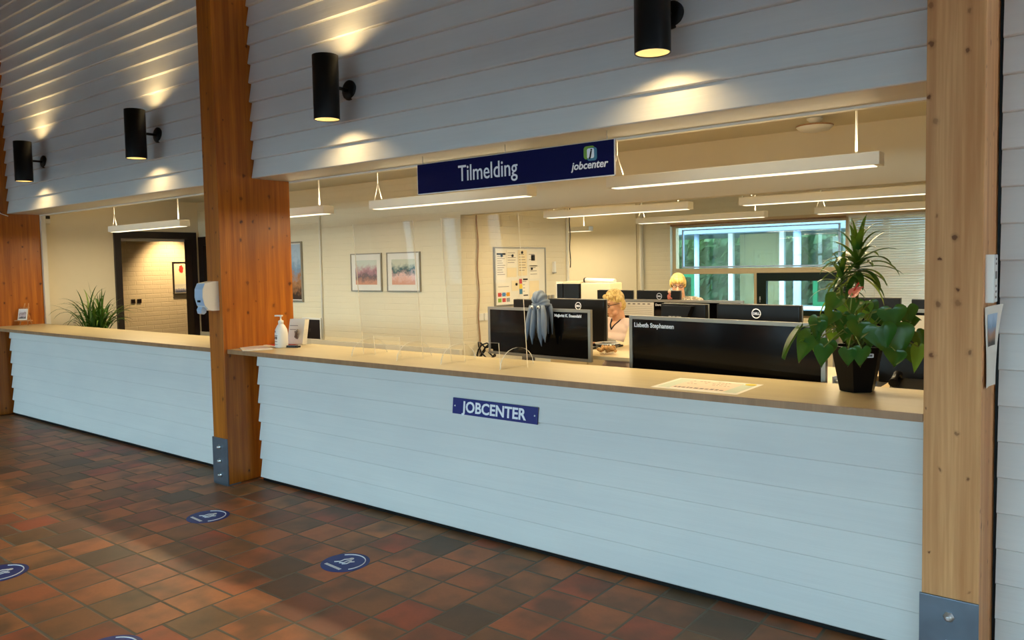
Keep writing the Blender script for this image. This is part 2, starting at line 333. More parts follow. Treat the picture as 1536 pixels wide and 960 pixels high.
# office shell
struct(MB().box((-10.3, 3.757, ZC), (2.2, 10.6, ZC+.12)).build('ceiling_office', 'ceil'))
def wall_hole(name, axis, p0, p1, a0, a1, z0, z1, holes, mat):   # wall box with rectangular openings (b0,b1,c0,c1)
    mb = MB(); cuts = sorted(holes); cur = a0
    def bx(u0, u1, w0, w1):
        if u1-u0 < 1e-4 or w1-w0 < 1e-4: return
        if axis == 'y': mb.box((u0, p0, w0), (u1, p1, w1))
        else: mb.box((p0, u0, w0), (p1, u1, w1))
    for b0, b1, c0, c1 in cuts:
        bx(cur, b0, z0, z1); bx(b0, b1, z0, c0); bx(b0, b1, c1, z1); cur = b1
    bx(cur, a1, z0, z1); return struct(mb.build(name, mat))
wall_hole('wall_left', 'x', -10.05, -9.92, 3.757, 5.9, ZO, ZC, [(4.60, 5.70, ZO, 2.12)], 'plaster')
YP = 5.75
wall_hole('wall_pictures', 'y', YP, YP+.12, -9.92, -5.1, ZO, ZC, [(-9.90, -8.8, ZO, 2.06)], 'brick')
struct(MB().box((-5.22, YP+.12, ZO), (-5.1, 7.66, ZC)).build('wall_inner', 'brick'))
struct(MB().box((-5.1, YP, 2.10), (2.2, YP+.12, ZC)).build('trim_header', 'plaster'))
struct(MB().box((-8.6, 7.54, ZO), (-5.22, 7.66, ZC)).build('wall_recess', 'plaster'))
YB = 10.3
wall_hole('wall_back', 'y', YB, YB+.25, -8.6, 2.2, ZO, ZC, [(-5.07, -2.62, .82, 2.13), (-2.60, .6, .82, 2.13)], 'brick')
struct(MB().box((-7.4, YB-.02, ZO), (-5.62, YB-.001, ZC)).build('wall_back_panel', 'plaster'))
struct(MB().box((2.1, 3.8, ZO), (2.2, 10.3, ZC)).build('wall_office_right', 'plaster'))
struct(MB().box((-8.6, 7.66, ZO), (-8.5, YB, ZC)).build('wall_recess_left', 'plaster'))
struct(MB().box((-9.92, YP-.05, .66), (-5.11, YP-.002, .76)).build('trim_lit_band', 'whitemat'))  # white ledge put in for the bright lit band low on the wall
struct(MB().box((-9.9, 3.76, ZO), (-9.86, 3.81, ZF)).build('trim_post', 'whitemat'))
struct(MB().box((-2.6, YB-.05, 2.13), (.6, YB-.002, 2.19)).box((-5.1, YB-.03, 2.13), (-2.6, YB-.002, 2.17)).build('trim_window', 'beigeframe'))
# doorway and corridor behind the left wall
d = MB()
for lo, hi in (((-10.06, 4.60, ZO), (-9.885, 4.68, 2.12)), ((-10.06, 5.62, ZO), (-9.885, 5.70, 2.12)), ((-10.06, 4.68, 2.03), (-9.885, 5.62, 2.12))): d.box(lo, hi)
fr = d.build('door_1', 'darkwood'); struct(fr)
j = MB().box((-10.08, 4.68, ZO), (-10.05, 4.71, 2.03)).box((-10.08, 4.71, 2.0), (-10.05, 5.62, 2.03)).build('jamb', 'whitemat', fr)
struct(MB().box((-11.45, 3.2, ZO), (-11.3, 8.5, 2.9)).build('wall_corridor', 'corr'))
struct(MB().box((-11.3, 3.2, 2.4), (-10.05, 8.5, 2.5)).build('ceiling_corridor', 'ceil'))
struct(MB().box((-12.5, 3.2, 0), (-10.05, 3.76, .2)).build('floor_corridor', 'darkgrey'))
struct(MB().box((-11.3, 8.4, ZO), (-8.6, 8.5, 2.5)).build('wall_corridor_end', 'corr'))
d = MB().box((-9.90, YP-.02, ZO), (-9.78, YP+.12, 2.06)).box((-9.78, YP-.02, 1.94), (-8.8, YP+.12, 2.06)).box((-8.9, YP-.02, ZO), (-8.8, YP+.12, 1.94)).build('door_2', 'darkwood'); struct(d)
MB().box((-9.78, YP+.04, ZO), (-8.9, YP+.05, 1.94)).build('door_pane', 'tintpane', d)
struct(MB().box((-9.92, 7.3, ZO), (-8.6, 7.4, ZC)).build('wall_passage', 'plaster'))
# hall behind the camera
wall_hole('wall_opposite', 'y', -4.4, -4.15, -17, 4, 0, 5.4, [(-16.6, -12.9, .1, 2.5), (-12.5, -8.8, .1, 2.5), (-8.4, -4.7, .1, 2.5), (-4.3, -.6, .1, 2.5), (-.2, 3.5, .1, 2.5)], 'siding')
for i, x in enumerate((-16.6, -12.5, -8.4, -4.3, -.2)):
    w = MB()
    for k in range(4): w.box((x+k*1.2133, -4.35, .1), (x+.06+k*1.2133, -5.3, 2.5))
    w.box((x, -4.35, .1), (x+3.7, -5.3, .16)); w.box((x, -4.35, 2.44), (x+3.7, -5.3, 2.5)); w.box((x, -4.35, 1.7), (x+3.7, -5.3, 1.76))
    o = struct(w.build('window_%d' % (i+3), 'pine')); MB().box((x+.03, -4.305, .13), (x+3.67, -4.295, 2.47)).build('pane', 'pane', o)
struct(MB().box((-17, -4.4, 5.3), (4, 3.9, 5.45)).build('ceiling_hall', 'hallceil'))
struct(MB().box((4, -4.4, 0), (4.2, 3.9, 5.4)).build('wall_hall_right', 'siding'))
struct(MB().box((-17.2, -4.4, 0), (-17, 3.9, 5.4)).build('wall_hall_left', 'siding'))

struct(MB().box((-60, -60, -.15), (40, -4.45, -.02)).build('ground_light_block', 'light_block'))  # unseen ground added to keep upward light off the upper boards
# windows of the office
def window(name, x0, x1, z0, z1, y, posts, trans, w=.06):
    m_ = MB()
    m_.box((x0, y, z0), (x0+w, y+.1, z1)).box((x1-w, y, z0), (x1, y+.1, z1)).box((x0+w, y, z1-w), (x1-w, y+.1, z1)).box((x0+w, y, z0), (x1-w, y+.1, z0+w))
    for t_ in trans: m_.box((x0+w, y, t_[0]), (x1-w, y+.1, t_[1]))
    for p_ in posts: m_.box((p_[0], y, p_[2]), (p_[1], y+.1, p_[3]))
    return struct(m_.build(name, 'beigeframe'))
w1 = window('window_1', -5.07, -2.62, .82, 2.13, YB+.08, [(-3.86, -3.80, .88, 1.41)], [(1.41, 1.49)], .05)
MB().box((-5.02, YB+.125, 1.49), (-2.67, YB+.135, 2.08)).box((-5.02, YB+.125, .87), (-3.86, YB+.135, 1.41)).build('pane', 'tintpane2', w1)
vent = MB().box((-4.91, YB+.05, 1.50), (-4.89, YB+.09, 2.05)).box((-4.89, YB+.05, 2.035), (-2.75, YB+.09, 2.05)).box((-4.89, YB+.05, 1.50), (-2.75, YB+.09, 1.52)).box((-2.75, YB+.05, 1.50), (-2.73, YB+.09, 2.05)).build('vent_sash', 'bluewhite', w1)
w2 = window('window_2', -2.60, .6, .82, 2.13, YB+.08, [(-2.235, -2.165, .87, 2.08), (-.9, -.83, .87, 2.08)], [(1.41, 1.50)], .05)
MB().box((-2.55, YB+.125, .87), (.55, YB+.135, 2.08)).build('pane', 'tintpane2', w2)
ca = thing('casement', 'dark green casement with thick frame in the lower right of the office window', 'window', (-3.19, YB+.02, .82))
c_ = MB().box((-.61, 0, .03), (-.48, .07, .60)).box((.39, 0, .03), (.61, .07, .60)).box((-.48, 0, .49), (.39, .07, .60)).box((-.48, 0, .03), (.39, .07, .10)).build('sash_frame', 'darkgreen', ca)
MB().box((-.48, .03, .1), (.39, .035, .49)).build('pane', 'tintpane2', ca); MB().tube([(-.56, -.012, .2), (-.56, -.012, .28)], .008).ball((-.56, -.01, .24), .012, 8).build('handle', 'bolt', ca)
bl = thing('venetian_blind', 'pale venetian blind lowered over the rear window by the pale column', 'blind', (-1.0, YB-.03, .9))
sl = MB(); k = 0
while k*.03 < 1.2: sl.box((-1.58, -.018, k*.03), (1.58, .018, k*.03+.0016), rot=Matrix.Rotation(math.radians(49), 3, 'X')); k += 1
sl.build('slats', 'blind', bl); MB().box((-1.6, -.02, 1.2), (1.6, .02, 1.235)).build('headrail', 'whitemat', bl)
for x in (-1.3, -.4, .5, 1.3): MB().tube([(x, -.014, 0), (x, -.014, 1.2)], .002, 5).build('cord', 'whitemat', bl)
rb = MB().tube([(-5.05, 0, 0), (-2.64, 0, 0)], .018, 10).build('roller_blind', 'lamedge', None, (0, YB-.02, 2.118)); tag(rb, 'rolled up brown blind along the top of the open window', 'blind')

# ------------------------------------------------------------------ timber columns
def column(xr, mat, label, bolts=3, plate=True):
    x0, x1 = xr; r = thing('timber_column', label, 'column', ((x0+x1)/2, 3.138, 0), 0, 'timber columns'); w = (x1-x0)/2
    MB().box((-w, 0, .01), (w, .62, 5.3), .004).build('post', mat, r)
    if plate:
        p = MB().box((-w-.006, -.01, .005), (w+.002, .0, .352), .002).box((-w, -.01, 0), (w, .1, .01)).build('steel_plate', 'steel', r)
        for z in (.285, .18, .075)[:bolts]: MB().lathe([(.019, 0), (.019, -.006), (.013, -.007), (.0125, -.02), (.006, -.023)], 6, 'y', (0, -.01, z)).build('bolt', 'bolt', p)
    return r
column(CXR, 'pine_pale', 'pale knotty pine column with steel foot plate at right beside the plant')
column(CXM, 'pine', 'orange varnished pine column in the middle carrying the sanitizer dispenser')
column(CXL, 'pine', 'orange varnished pine column at far left behind the tiny easel', plate=False)

# ------------------------------------------------------------------ reception counters
def counter(x0, x1, label, e0=0, e1=0):
    xc = (x0+x1)/2; r = thing('reception_counter', label, 'counter', (xc, 3.36, 0), 0, 'reception counters'); a, b = x0-xc, x1-xc
    clap(.028, .984, .1412, -.005, .022, a+e0, b, .13).build('front_panel', 'siding', r)
    MB().box((a+e0, .02, .0), (b, .12, .03)).build('plinth', 'black', r)
    MB().box((a+.002, -.19, .9855), (b-.002, .385, 1.015), .002).build('worktop', 'laminate', r)
    MB().box((a+.002, -.196, .9845), (b-.002, -.19, 1.0155)).build('edge_strip', 'lamedge', r)
counter(CXM[1], CXR[0]-.004, 'long white board clad counter carrying the small blue plate', .075)
counter(CXL[1], CXM[0]-.002, 'white board clad counter left of the middle column, spiky plant behind', .06)

# ------------------------------------------------------------------ wall lamps
def spot(loc, rot, e, size, blend, col, parent, r=.03):
    l = bpy.data.lights.new('spot', 'SPOT'); l.energy = e; l.spot_size = math.radians(size); l.spot_blend = blend; l.color = col; l.shadow_soft_size = r
    o = bpy.data.objects.new('bulb_light', l); C.objects.link(o); o.location = loc; o.rotation_euler = rot; o.parent = parent; return o
WARM = (1., .67, .27)
def wall_lamp(x, label, z=2.757):
    r = thing('wall_lamp', label, 'wall lamp', (x, 3.43, z), 0, 'black tube lamps on the boarded wall'); Y = -.19; R = .083; h = .203
    MB().lathe([(R, -h), (R, h), (R-.005, h), (R-.005, -h), (R, -h)], 40, 'z', (0, Y, 0), caps=False).build('lamp_tube', 'black', r)
    MB().lathe([(R-.0055, -h+.004), (.05, -.145), (.03, -.14)], 32, 'z', (0, Y, 0), caps=False).build('reflector', 'reflector', r)
    MB().lathe([(R-.0055, h-.004), (.05, .145), (.03, .14)], 32, 'z', (0, Y, 0), caps=False).build('reflector', 'reflector', r)
    MB().lathe([(.046, -.147), (.02, -.156)], 20, 'z', (0, Y, 0)).build('bulb', 'warmglow', r)
    MB().lathe([(.02, .156), (.046, .147)], 20, 'z', (0, Y, 0)).build('bulb', 'warmglow', r)
    MB().tube([(0, Y+R-.004, .015), (0, .0, .015)], .011, 10).build('arm', 'black', r)
    MB().lathe([(.066, 0), (.066, -.012), (.055, -.02), (.02, -.022)], 32, 'y', (0, .008, .015)).build('wall_plate', 'black', r)
    spot((0, Y, -.162), (0, 0, 0), 14, 150, .9, WARM, r); spot((0, Y, .162), (PI, 0, 0), 18, 150, .9, WARM, r)
    return r
wall_lamp(-8.86, 'black tube wall lamp nearest the far left column'); wall_lamp(-6.50, 'black tube wall lamp just left of the middle column')
wall_lamp(-4.00, 'black tube wall lamp just right of the middle column'); wall_lamp(-1.675, 'black tube wall lamp high up, cut by the top edge, right of the blue sign')

# ------------------------------------------------------------------ office pendant lamps
LAMPCOL = (1., .80, .48)
def pendant(x0, y, label, ln=1.56, z=2.06):
    r = thing('pendant_lamp', label, 'ceiling lamp', (x0+ln/2, y, z), 0, 'long white pendant lamps'); a = ln/2
    MB().box((-a, -.055, 0), (a, .055, .065), .004).build('housing', 'whitemat', r)
    MB().box((-a+.03, -.04, -.004), (a-.03, .04, .001)).build('diffuser', 'tube', r)
    w = MB(); zc = ZC-z
    w.tube([(a-.12, 0, .065), (a-.12, 0, zc)], .006, 6); w.build('rod', 'white', r)
    w = MB(); w.tube([(-a+.05, 0, .2), (-a+.05, 0, zc)], .003, 6)
    for dx in (-.045, .045): w.tube([(-a+.05, 0, .2), (-a+.05+dx, 0, .065)], .003, 6)
    w.build('wire', 'white', r)
    l = bpy.data.lights.new('tube_light', 'AREA'); l.shape = 'RECTANGLE'; l.size = ln-.1; l.size_y = .08; l.energy = EL; l.color = LAMPCOL
    o = bpy.data.objects.new('tube_light', l); C.objects.link(o); o.parent = r; o.location = (0, 0, -.012)
    l = bpy.data.lights.new('uplight', 'AREA'); l.shape = 'RECTANGLE'; l.size = ln-.1; l.size_y = .08; l.energy = EL*.3; l.color = LAMPCOL
    o = bpy.data.objects.new('uplight', l); C.objects.link(o); o.parent = r; o.location = (0, 0, .08); o.rotation_euler = (PI, 0, 0)
EL = 25.
pendant(-9.05, 4.2, 'long white pendant lamp above the open doorway in the left bay'); pendant(-6.76, 4.2, 'long white pendant lamp whose end shows just right of the middle column')
pendant(-4.64, 4.2, 'long white pendant lamp passing behind the blue hanging sign'); pendant(-2.47, 4.2, 'nearest long white pendant lamp, below the round ceiling disc')
pendant(-4.50, 6.38, 'long white pendant lamp hung above the pinboard end of the office'); pendant(-2.48, 6.38, 'long white pendant lamp in the second row, running behind the pale column')
pendant(-4.51, 8.3, 'long white pendant lamp hung right before the open window'); pendant(-2.43, 8.3, 'long white pendant lamp hung before the venetian blind')
pendant(-7.45, 9.45, 'farthest pendant lamp, its end showing past the pinboard wall')

# ceiling disc
r = thing('ceiling_speaker', 'round white disc on a short stem under the office ceiling', 'ceiling fitting', (-1.56, 5.3, ZC))
MB().lathe([(.05, -.002), (.05, -.015), (.03, -.03), (.03, -.05)], 24).build('stem', 'white', r)
MB().lathe([(.04, -.045), (.11, -.05), (.116, -.062), (.09, -.085), (.04, -.096), (.01, -.098)], 36).build('disc', 'white', r)
MB().lathe([(.1165, -.052), (.119, -.056), (.1165, -.062)], 36, caps=False).build('rim', 'lamedge', r)

# ------------------------------------------------------------------ hanging sign
r = thing('hanging_sign', 'navy hanging sign with white lettering below the boarded wall', 'sign', (-2.746, 3.5, 2.055))
MB().box((-.71, 0, 0), (.71, .012, .181)).build('panel', 'navy', r)
MB().box((-.714, .001, -.004), (-.71, .012, .185)).box((.71, .001, -.004), (.714, .012, .185)).box((-.714, .001, -.005), (.714, .012, 0)).build('edge_trim', 'signwhite', r)
text('Tilmelding', .135, 'signwhite', 'lettering', r, (-.368, -.001, .052), sx=.80, bold=.0006)
text('jobcenter', .058, 'signwhite', 'logo_lettering', r, (.448, -.001, .045), sx=.98, bold=.001, shear=.2)
def rsq(w, h, rr, n=6):
    p = []
    for cx_, cz, a0 in ((w-rr, h-rr, 0), (-w+rr, h-rr, 90), (-w+rr, -h+rr, 180), (w-rr, -h+rr, 270)):
        for k in range(n+1):
            a = math.radians(a0+90*k/n); p.append((cx_+rr*math.cos(a), cz+rr*math.sin(a)))
    return p
lg = MB().prism([(x+.56, z+.128) for x, z in rsq(.034, .034, .016)], -.0012, 0).build('logo_green_shape', 'green1', r)
MB().prism([(x+.578, z+.118) for x, z in rsq(.03, .034, .014)], -.0018, -.0012).build('logo_blue_shape', 'teal1', r)
MB().prism([(x+.569, z+.123) for x, z in rsq(.022, .026, .01)], -.0024, -.0018).build('logo_white_shape', 'signwhite', r)
text('j', .056, 'ink', 'logo_letter', r, (.562, -.0028, .108), bold=.002, shear=.2)
for x in (-.67, -.01, .665):
    MB().tube([(x, .006, .172), (x+.004, .004, .19), (x, .006, .21), (x, .006, .232)], .0022, 6).build('hook', 'bolt', r)
# JOBCENTER plate on the counter
r = thing('name_plate', 'small blue plate with white capitals screwed to the counter front', 'sign', (-2.757, 3.352, .726), 0)
r.rotation_euler = (math.radians(-6), 0, 0)
MB().box((-.311, -.006, 0), (.311, 0, .094), .002).build('plate', 'blueplate', r)
text('JOBCENTER', .088, 'signwhite', 'lettering', r, (0, -.0065, .017), sx=.98, bold=.0022, align='CENTER')
for x in (-.292, .292): MB().lathe([(.005, 0), (.004, -.003)], 10, 'y', (x, -.006, .047)).build('screw', 'bolt', r)

# ------------------------------------------------------------------ floor stickers
def sticker(x, y, label):
    r = thing('floor_sticker', label, 'sticker', (x, y, .001), math.radians(-4), 'round blue floor stickers')
    MB().lathe([(.132, 0), (.132, .0012)], 56).build('disc', 'sticker', r)
    a = MB(); pts = [(.108*math.cos(math.radians(t_)), .108*math.sin(math.radians(t_)), .0022) for t_ in range(-28, 150, 6)]
    a.tube(pts, .0032, 4)
    a.build('ring_print', 'signwhite', r)
    f = MB()
    for dx, s in ((-.03, 1.), (.0, .8), (.024, .8)):
        f.tube([(dx-.022*s, -.035*s, .0022), (dx+.0, -.012*s, .0022), (dx-.004, .02*s, .0022), (dx+.014*s, .044*s, .0022)], .0036, 5)
    f.lathe([(.014, .0014), (.014, .0024)], 16, c=(-.014, .052, 0)); f.build('icon_print', 'signwhite', r)
    b = MB(); x_ = -.072
    for k, w in enumerate((.012, .01, .013, .012, .011, .013, .010, .012, .011)): b.box((x_, -.086, .0013), (x_+w, -.068, .0023)); x_ += w+.0035
    b.build('lettering_print', 'signwhite', r)
sticker(-4.61, 2.66, 'round blue floor sticker nearest the middle column foot'); sticker(-3.254, 2.663, 'round blue floor sticker in front of the long counter')
sticker(-4.674, 1.49, 'round blue floor sticker cut by the left photo edge'); sticker(-3.325, 1.445, 'round blue floor sticker cut by the bottom photo edge')

# ------------------------------------------------------------------ fittings on the columns
r = thing('soap_dispenser', 'white wall dispenser with drip lever on the middle column', 'dispenser', (-5.222, 3.138, 1.285))
MB().prism([(0, .02), (0, .235), (-.03, .235), (-.105, .222), (-.125, .18), (-.128, .12), (-.112, .06), (-.085, .03), (-.05, .02)], -.055, .055, 'yz').build('housing', 'white', r)
MB().prism([(-.1055, .222), (-.1265, .18), (-.1295, .12), (-.1135, .06), (-.11, .062), (-.125, .12), (-.122, .18), (-.103, .22)], -.05, .05, 'yz').build('front_cover', 'bluewhite', r)
MB().prism([(-.085, .04), (-.118, .052), (-.13, .03), (-.125, .004), (-.108, -.003), (-.09, .01)], -.03, .03, 'yz').build('lever', 'bluewhite', r)
MB().box((-.015, -.1315, .085), (.015, -.124, .10)).build('window_slot', 'ink', r)
r = thing('wall_controller', 'white control unit with tiny display on the pale column side', 'controller', (-.351, 3.245, 1.43))
MB().box((0, -.055, 0), (.028, .055, .172), .004).build('housing', 'white', r); MB().box((.028, -.02, .085), (.0288, .025, .112)).build('display', 'inkgrey', r)
b = MB()
for z in (.015, .035, .055, .135, .152): b.box((.028, -.012, z), (.0295, .012, z+.008), .0005)
b.build('button', 'inkgrey', r)
r = thing('paper_notice', 'curling white notice with photo on the pale column side', 'notice', (-.35, 3.31, 1.125))
p = MB(); N = 10
def cx_(u, w): return .003+.03*(w*w)*(u**2)+.012*abs(u-.5)*(1-w)
g = [[V((cx_(i/N, k/N), -.13+.27*i/N+.012*math.sin(5*k/N), .29*k/N-.02*(i/N)*(1-k/N))) for i in range(N+1)] for k in range(N+1)]
for k in range(N):
    for i in range(N): p.quad(g[k][i], g[k][i+1], g[k+1][i+1], g[k+1][i])
bmesh.ops.remove_doubles(p.b, verts=p.b.verts[:], dist=1e-5)
sh = p.build('sheet', 'paper', r); q = MB()
for k in range(5, 9):
    for i in range(2, 8): q.quad(*(v_+V((.0012, 0, 0)) for v_ in (g[k][i], g[k][i+1], g[k+1][i+1], g[k+1][i])))
q.build('print', 'poster', r)
o = MB().tube([(-9.895, 3.30, 2.5), (-9.893, 3.33, 2.33), (-9.89, 3.36, 2.285), (-9.885, 3.43, 2.26)], .005, 6).build('cable', 'white'); tag(o, 'thin white cable running down the far left column', 'cable')
r = thing('motion_sensor', 'small black and white sensor high on the left office wall', 'sensor', (-9.92, 3.84, 2.19))
MB().box((0, -.03, 0), (.035, .03, .05), .004).build('housing', 'white', r); MB().box((0, -.03, .055), (.03, .03, .09), .003).build('lens_block', 'ink', r)

# ------------------------------------------------------------------ things on the counters
ZW = 1.015
r = thing('pump_bottle', 'white hand gel pump bottle on the counter beside the middle column', 'bottle', (-4.88, 3.46, ZW), math.radians(15))
MB().lathe([(.044, 0), (.048, .006), (.048, .105), (.044, .135), (.028, .165), (.018, .176), (.018, .182)], 32).build('bottle_body', 'white', r)
MB().lathe([(.02, .18), (.02, .2), (.008, .206), (.0055, .21), (.0055, .225)], 20).build('collar', 'white', r)
MB().tube([(0, 0, .222), (0, 0, .238)], .006, 10).box((-.05, -.01, .232), (.014, .01, .243), .003).build('pump_head', 'white', r)
lb = MB()
for k, (z, h_, w_) in enumerate(((.115, .012, .012), (.09, .004, .05), (.065, .02, .05), (.045, .004, .04), (.025, .004, .05))):
    for a in range(int(w_/.004)):
        th = math.radians(-112)+(a*.004-w_/2)/.0485; th2 = th+.003/.0485
        if (a*7+k) % 5 == 4 and k in (2, 4): continue
        lb.quad((.0486*math.cos(th), .0486*math.sin(th), z), (.0486*math.cos(th2), .0486*math.sin(th2), z), (.0486*math.cos(th2), .0486*math.sin(th2), z+h_), (.0486*math.cos(th), .0486*math.sin(th), z+h_))
lb.build('label_print', 'ink', r)
r = thing('brochure_holder', 'clear holder full of white leaflets behind the gel bottle', 'leaflet holder', (-4.93, 3.63, ZW), math.radians(12))
R_ = Matrix.Rotation(math.radians(-12), 3, 'X')
b = MB()
for k in range(7): b.box((-.075, .0+.007*k, .006), (.075, .005+.007*k, .2-.002*(k % 3)), rot=R_)
b.build('leaflets', 'paper', r)
b = MB().box((-.08, -.006, .003), (.08, -.003, .09), rot=R_).box((-.08, .0, 0), (.08, .09, .003)).box((.08, -.006, 0), (.083, .07, .12)).box((-.083, -.006, 0), (-.08, .07, .12)); b.build('tray', 'acryl', r)
b = MB()
for dx, z0, w_ in ((-.03, .15, .05), (-.03, .12, .06), (.02, .15, .03)): b.box((dx, -.034+.0, z0), (dx+w_, -.0325, z0+.004), rot=R_)
b.tube([(.0, -.012, .06), (.02, -.02, .1), (.04, -.025, .12)], .008, 6).tube([(.01, -.01, .05), (.01, -.02, .11)], .007, 6).tube([(.02, -.01, .05), (.04, -.02, .09)], .007, 6); b.build('front_print', 'inkgrey', r)
r = thing('card_box', 'small black card box in front of the leaflet holder', 'card box', (-4.80, 3.50, ZW), math.radians(20)); MB().box((-.05, -.02, 0), (.035, .02, .016), .002).build('box', 'black', r); MB().box((.04, -.02, 0), (.055, .02, .014), .002).build('clip', 'black', r)
def magazine(loc, rz, label, cov):
    r = thing('magazine', label, 'magazine', loc, rz, 'magazines by the column'); MB().box((-.105, -.148, 0), (.105, .148, .005), .001).build('pages', 'paper', r); MB().box((-.08, -.12, .005), (.08, .1, .0056)).build('cover_print', cov, r)
magazine((-5.00, 3.32, ZW), math.radians(62), 'white magazine lying nearest the counter edge by the middle column', 'photo'); magazine((-5.02, 3.56, ZW), math.radians(80), 'magazine lying by the gel bottle against the middle column', 'red')
# paper flyer lying on the counter
r = thing('flyer', 'large pale printed sheet lying flat on the counter near the pot', 'paper sheet', (-1.48, 3.375, ZW), 0)
MB().box((-.21, -.16, 0), (.21, .16, .0012)).build('sheet', 'paper', r)
MB().box((-.19, -.13, .0012), (-.13, .14, .0017)).build('border_print', 'palegreen', r); MB().box((.13, -.13, .0012), (.19, .11, .0017)).build('border_print', 'palegreen', r); MB().box((-.13, -.115, .0012), (.13, .13, .0017)).build('panel_print', 'palepink', r)
b = MB(); q = random.Random(3); x_ = -.12
while x_ < .11:
    w_ = q.uniform(.008, .02); b.box((x_, -.105, .0017), (x_+w_, -.088+q.uniform(0, .01), .0022)); x_ += w_+.008
for yy in (.02, .06, .1):
    x_ = -.11
    while x_ < .1:
        w_ = q.uniform(.006, .016)
        if q.random() < .6: b.box((x_, yy, .0017), (x_+w_, yy+.004, .0022))
        x_ += w_+.006
b.build('text_print', 'inkgrey', r); MB().lathe([(.026, .0017), (.026, .0024)], 20, c=(.165, .12, 0)).build('sun_print', 'yellow', r)
# easel with a card at the far left
r = thing('mini_easel', 'tiny wooden easel holding a photo card at the far left counter end', 'easel', (-9.80, 3.50, ZW), math.radians(30))
e = MB()
for x in (-.05, .05): e.tube([(x, .0, 0), (x*.45, .06, .25)], .006, 6)
e.tube([(0, .12, 0), (0, .05, .2)], .006, 6).box((-.1, -.02, .05), (.1, .02, .06)).tube([(-.06, .03, .2), (.05, .035, .2)], .004, 6); e.build('stand', 'pine_pale', r)
MB().box((-.058, -.01, .062), (.058, -.005, .19), rot=Matrix.Rotation(math.radians(-12), 3, 'X')).build('card', 'paper', r); MB().box((-.045, -.0125, .078), (.045, -.0105, .178), rot=Matrix.Rotation(math.radians(-12), 3, 'X')).build('card_print', 'photo', r)

# acrylic screens
def screen(x0, x1, label):
    xc = (x0+x1)/2; w = (x1-x0)/2; r = thing('acrylic_screen', label, 'screen', (xc, 3.475, ZW), 0, 'clear acrylic counter screens')
    hgt, a = .872, math.radians(4.0); c0, c1, ch = -w+.115, w-.20, .13
    R = Matrix.Rotation(a, 3, 'X'); g = bmesh.new()
    poly = [(-w, 0), (c0, 0), (c0, ch), (c1, ch), (c1, 0), (w, 0), (w, hgt), (-w, hgt)]
    A = [g.verts.new((x, -.003, z)) for x, z in poly]; B = [g.verts.new((x, .003, z)) for x, z in poly]
    fs = [g.faces.new(A), g.faces.new(B[::-1])]
    es = [g.faces.new((A[i], B[i], B[(i+1) % 8], A[(i+1) % 8])) for i in range(8)]
    for f in es: f.material_index = 1
    bmesh.ops.recalc_face_normals(g, faces=g.faces[:])
    for v_ in g.verts: v_.co = R @ v_.co
    mb = MB(); mb.b.free(); mb.b = g; mb.build('sheet', ['acryl', 'acryl_edge_light'], r)
    for x in (-w+.06, w-.075):
        g = bmesh.new(); n = 12; out = [(-.16, 0)]+[(-.155*math.cos(PI*k/n), .006+.105*math.sin(PI*k/n)) for k in range(n+1)]+[(.16, 0)]
        A = [g.verts.new((x-.003, y, z)) for y, z in out]; B = [g.verts.new((x+.003, y, z)) for y, z in out]
        g.faces.new(A); g.faces.new(B[::-1])
        for i in range(len(out)):
            f = g.faces.new((A[i], B[i], B[(i+1) % len(out)], A[(i+1) % len(out)])); f.material_index = 1
        bmesh.ops.recalc_face_normals(g, faces=g.faces[:]); mb = MB(); mb.b.free(); mb.b = g; mb.build('foot', ['acryl', 'acryl_edge_light'], r)
screen(-3.985, -3.425, 'clear acrylic screen on the counter before the two landscape prints'); screen(-3.185, -2.60, 'clear acrylic screen on the counter before the grey octopus')

# ------------------------------------------------------------------ plants
def leaf_heart(mb, base, tip, nrm, wd, fold=.18, curl=.15):
    base, tip, nrm = V(base), V(tip), V(nrm); L = tip-base; ln = L.length; u = L.normalized(); s = u.cross(nrm).normalized(); n = s.cross(u).normalized()
    prof = [(-.16, .26), (-.12, .42), (.0, .56), (.14, .62), (.32, .56), (.52, .42), (.72, .26), (.88, .12), (1., .0)]
    rows = []
    for t_, hw in prof:
        row = []
        for k in (-1, -.55, 0, .55, 1):
            tt = t_ if not (abs(k) < .3 and t_ < 0) else 0.
            p = base+u*ln*tt+s*(k*hw*wd)+n*(-fold*wd*(1-abs(k))*1. - curl*ln*tt*tt + .05*wd*math.sin(k*3))
            row.append(mb.b.verts.new(p))
        rows.append(row)
    for i in range(len(rows)-1):
        for k in range(4):
            f = mb.b.faces.new((rows[i][k], rows[i][k+1], rows[i+1][k+1], rows[i+1][k])); f.smooth = True
def strap(mb, p0, d, ln, w, droop, n=9, twist=0.):
    p = V(p0); d = V(d).normalized(); st = ln/n; prev = None
    for i in range(n+1):
        t_ = i/n; s = d.cross(V((0, 0, 1))); s = s.normalized() if s.length > 1e-3 else V((1, 0, 0))
        nn = s.cross(d).normalized(); ww = w*min(1, .5+t_*3)*(1-t_**3)**.8*.5+.0006
        cur = [mb.b.verts.new(p-s*ww+nn*ww*.35), mb.b.verts.new(p), mb.b.verts.new(p+s*ww+nn*ww*.35)]
        if prev:
            for k in range(2): f = mb.b.faces.new((prev[k], prev[k+1], cur[k+1], cur[k])); f.smooth = True
        prev = cur; p = p+d*st; d = (d+V((0, 0, -1))*droop*(.3+1.6*t_)/n).normalized()
PX0 = V((-.872, 3.585, ZW))
r = thing('potted_plant', 'black hexagonal pot of heart-leaved and strap-leaved plants by the pale column', 'plant', PX0)
g = MB().lathe([(.066, 0), (.075, .004), (.112, .195), (.112, .2), (.104, .2), (.1, .185), (.02, .183)], 6)
for f in g.b.faces: f.smooth = False
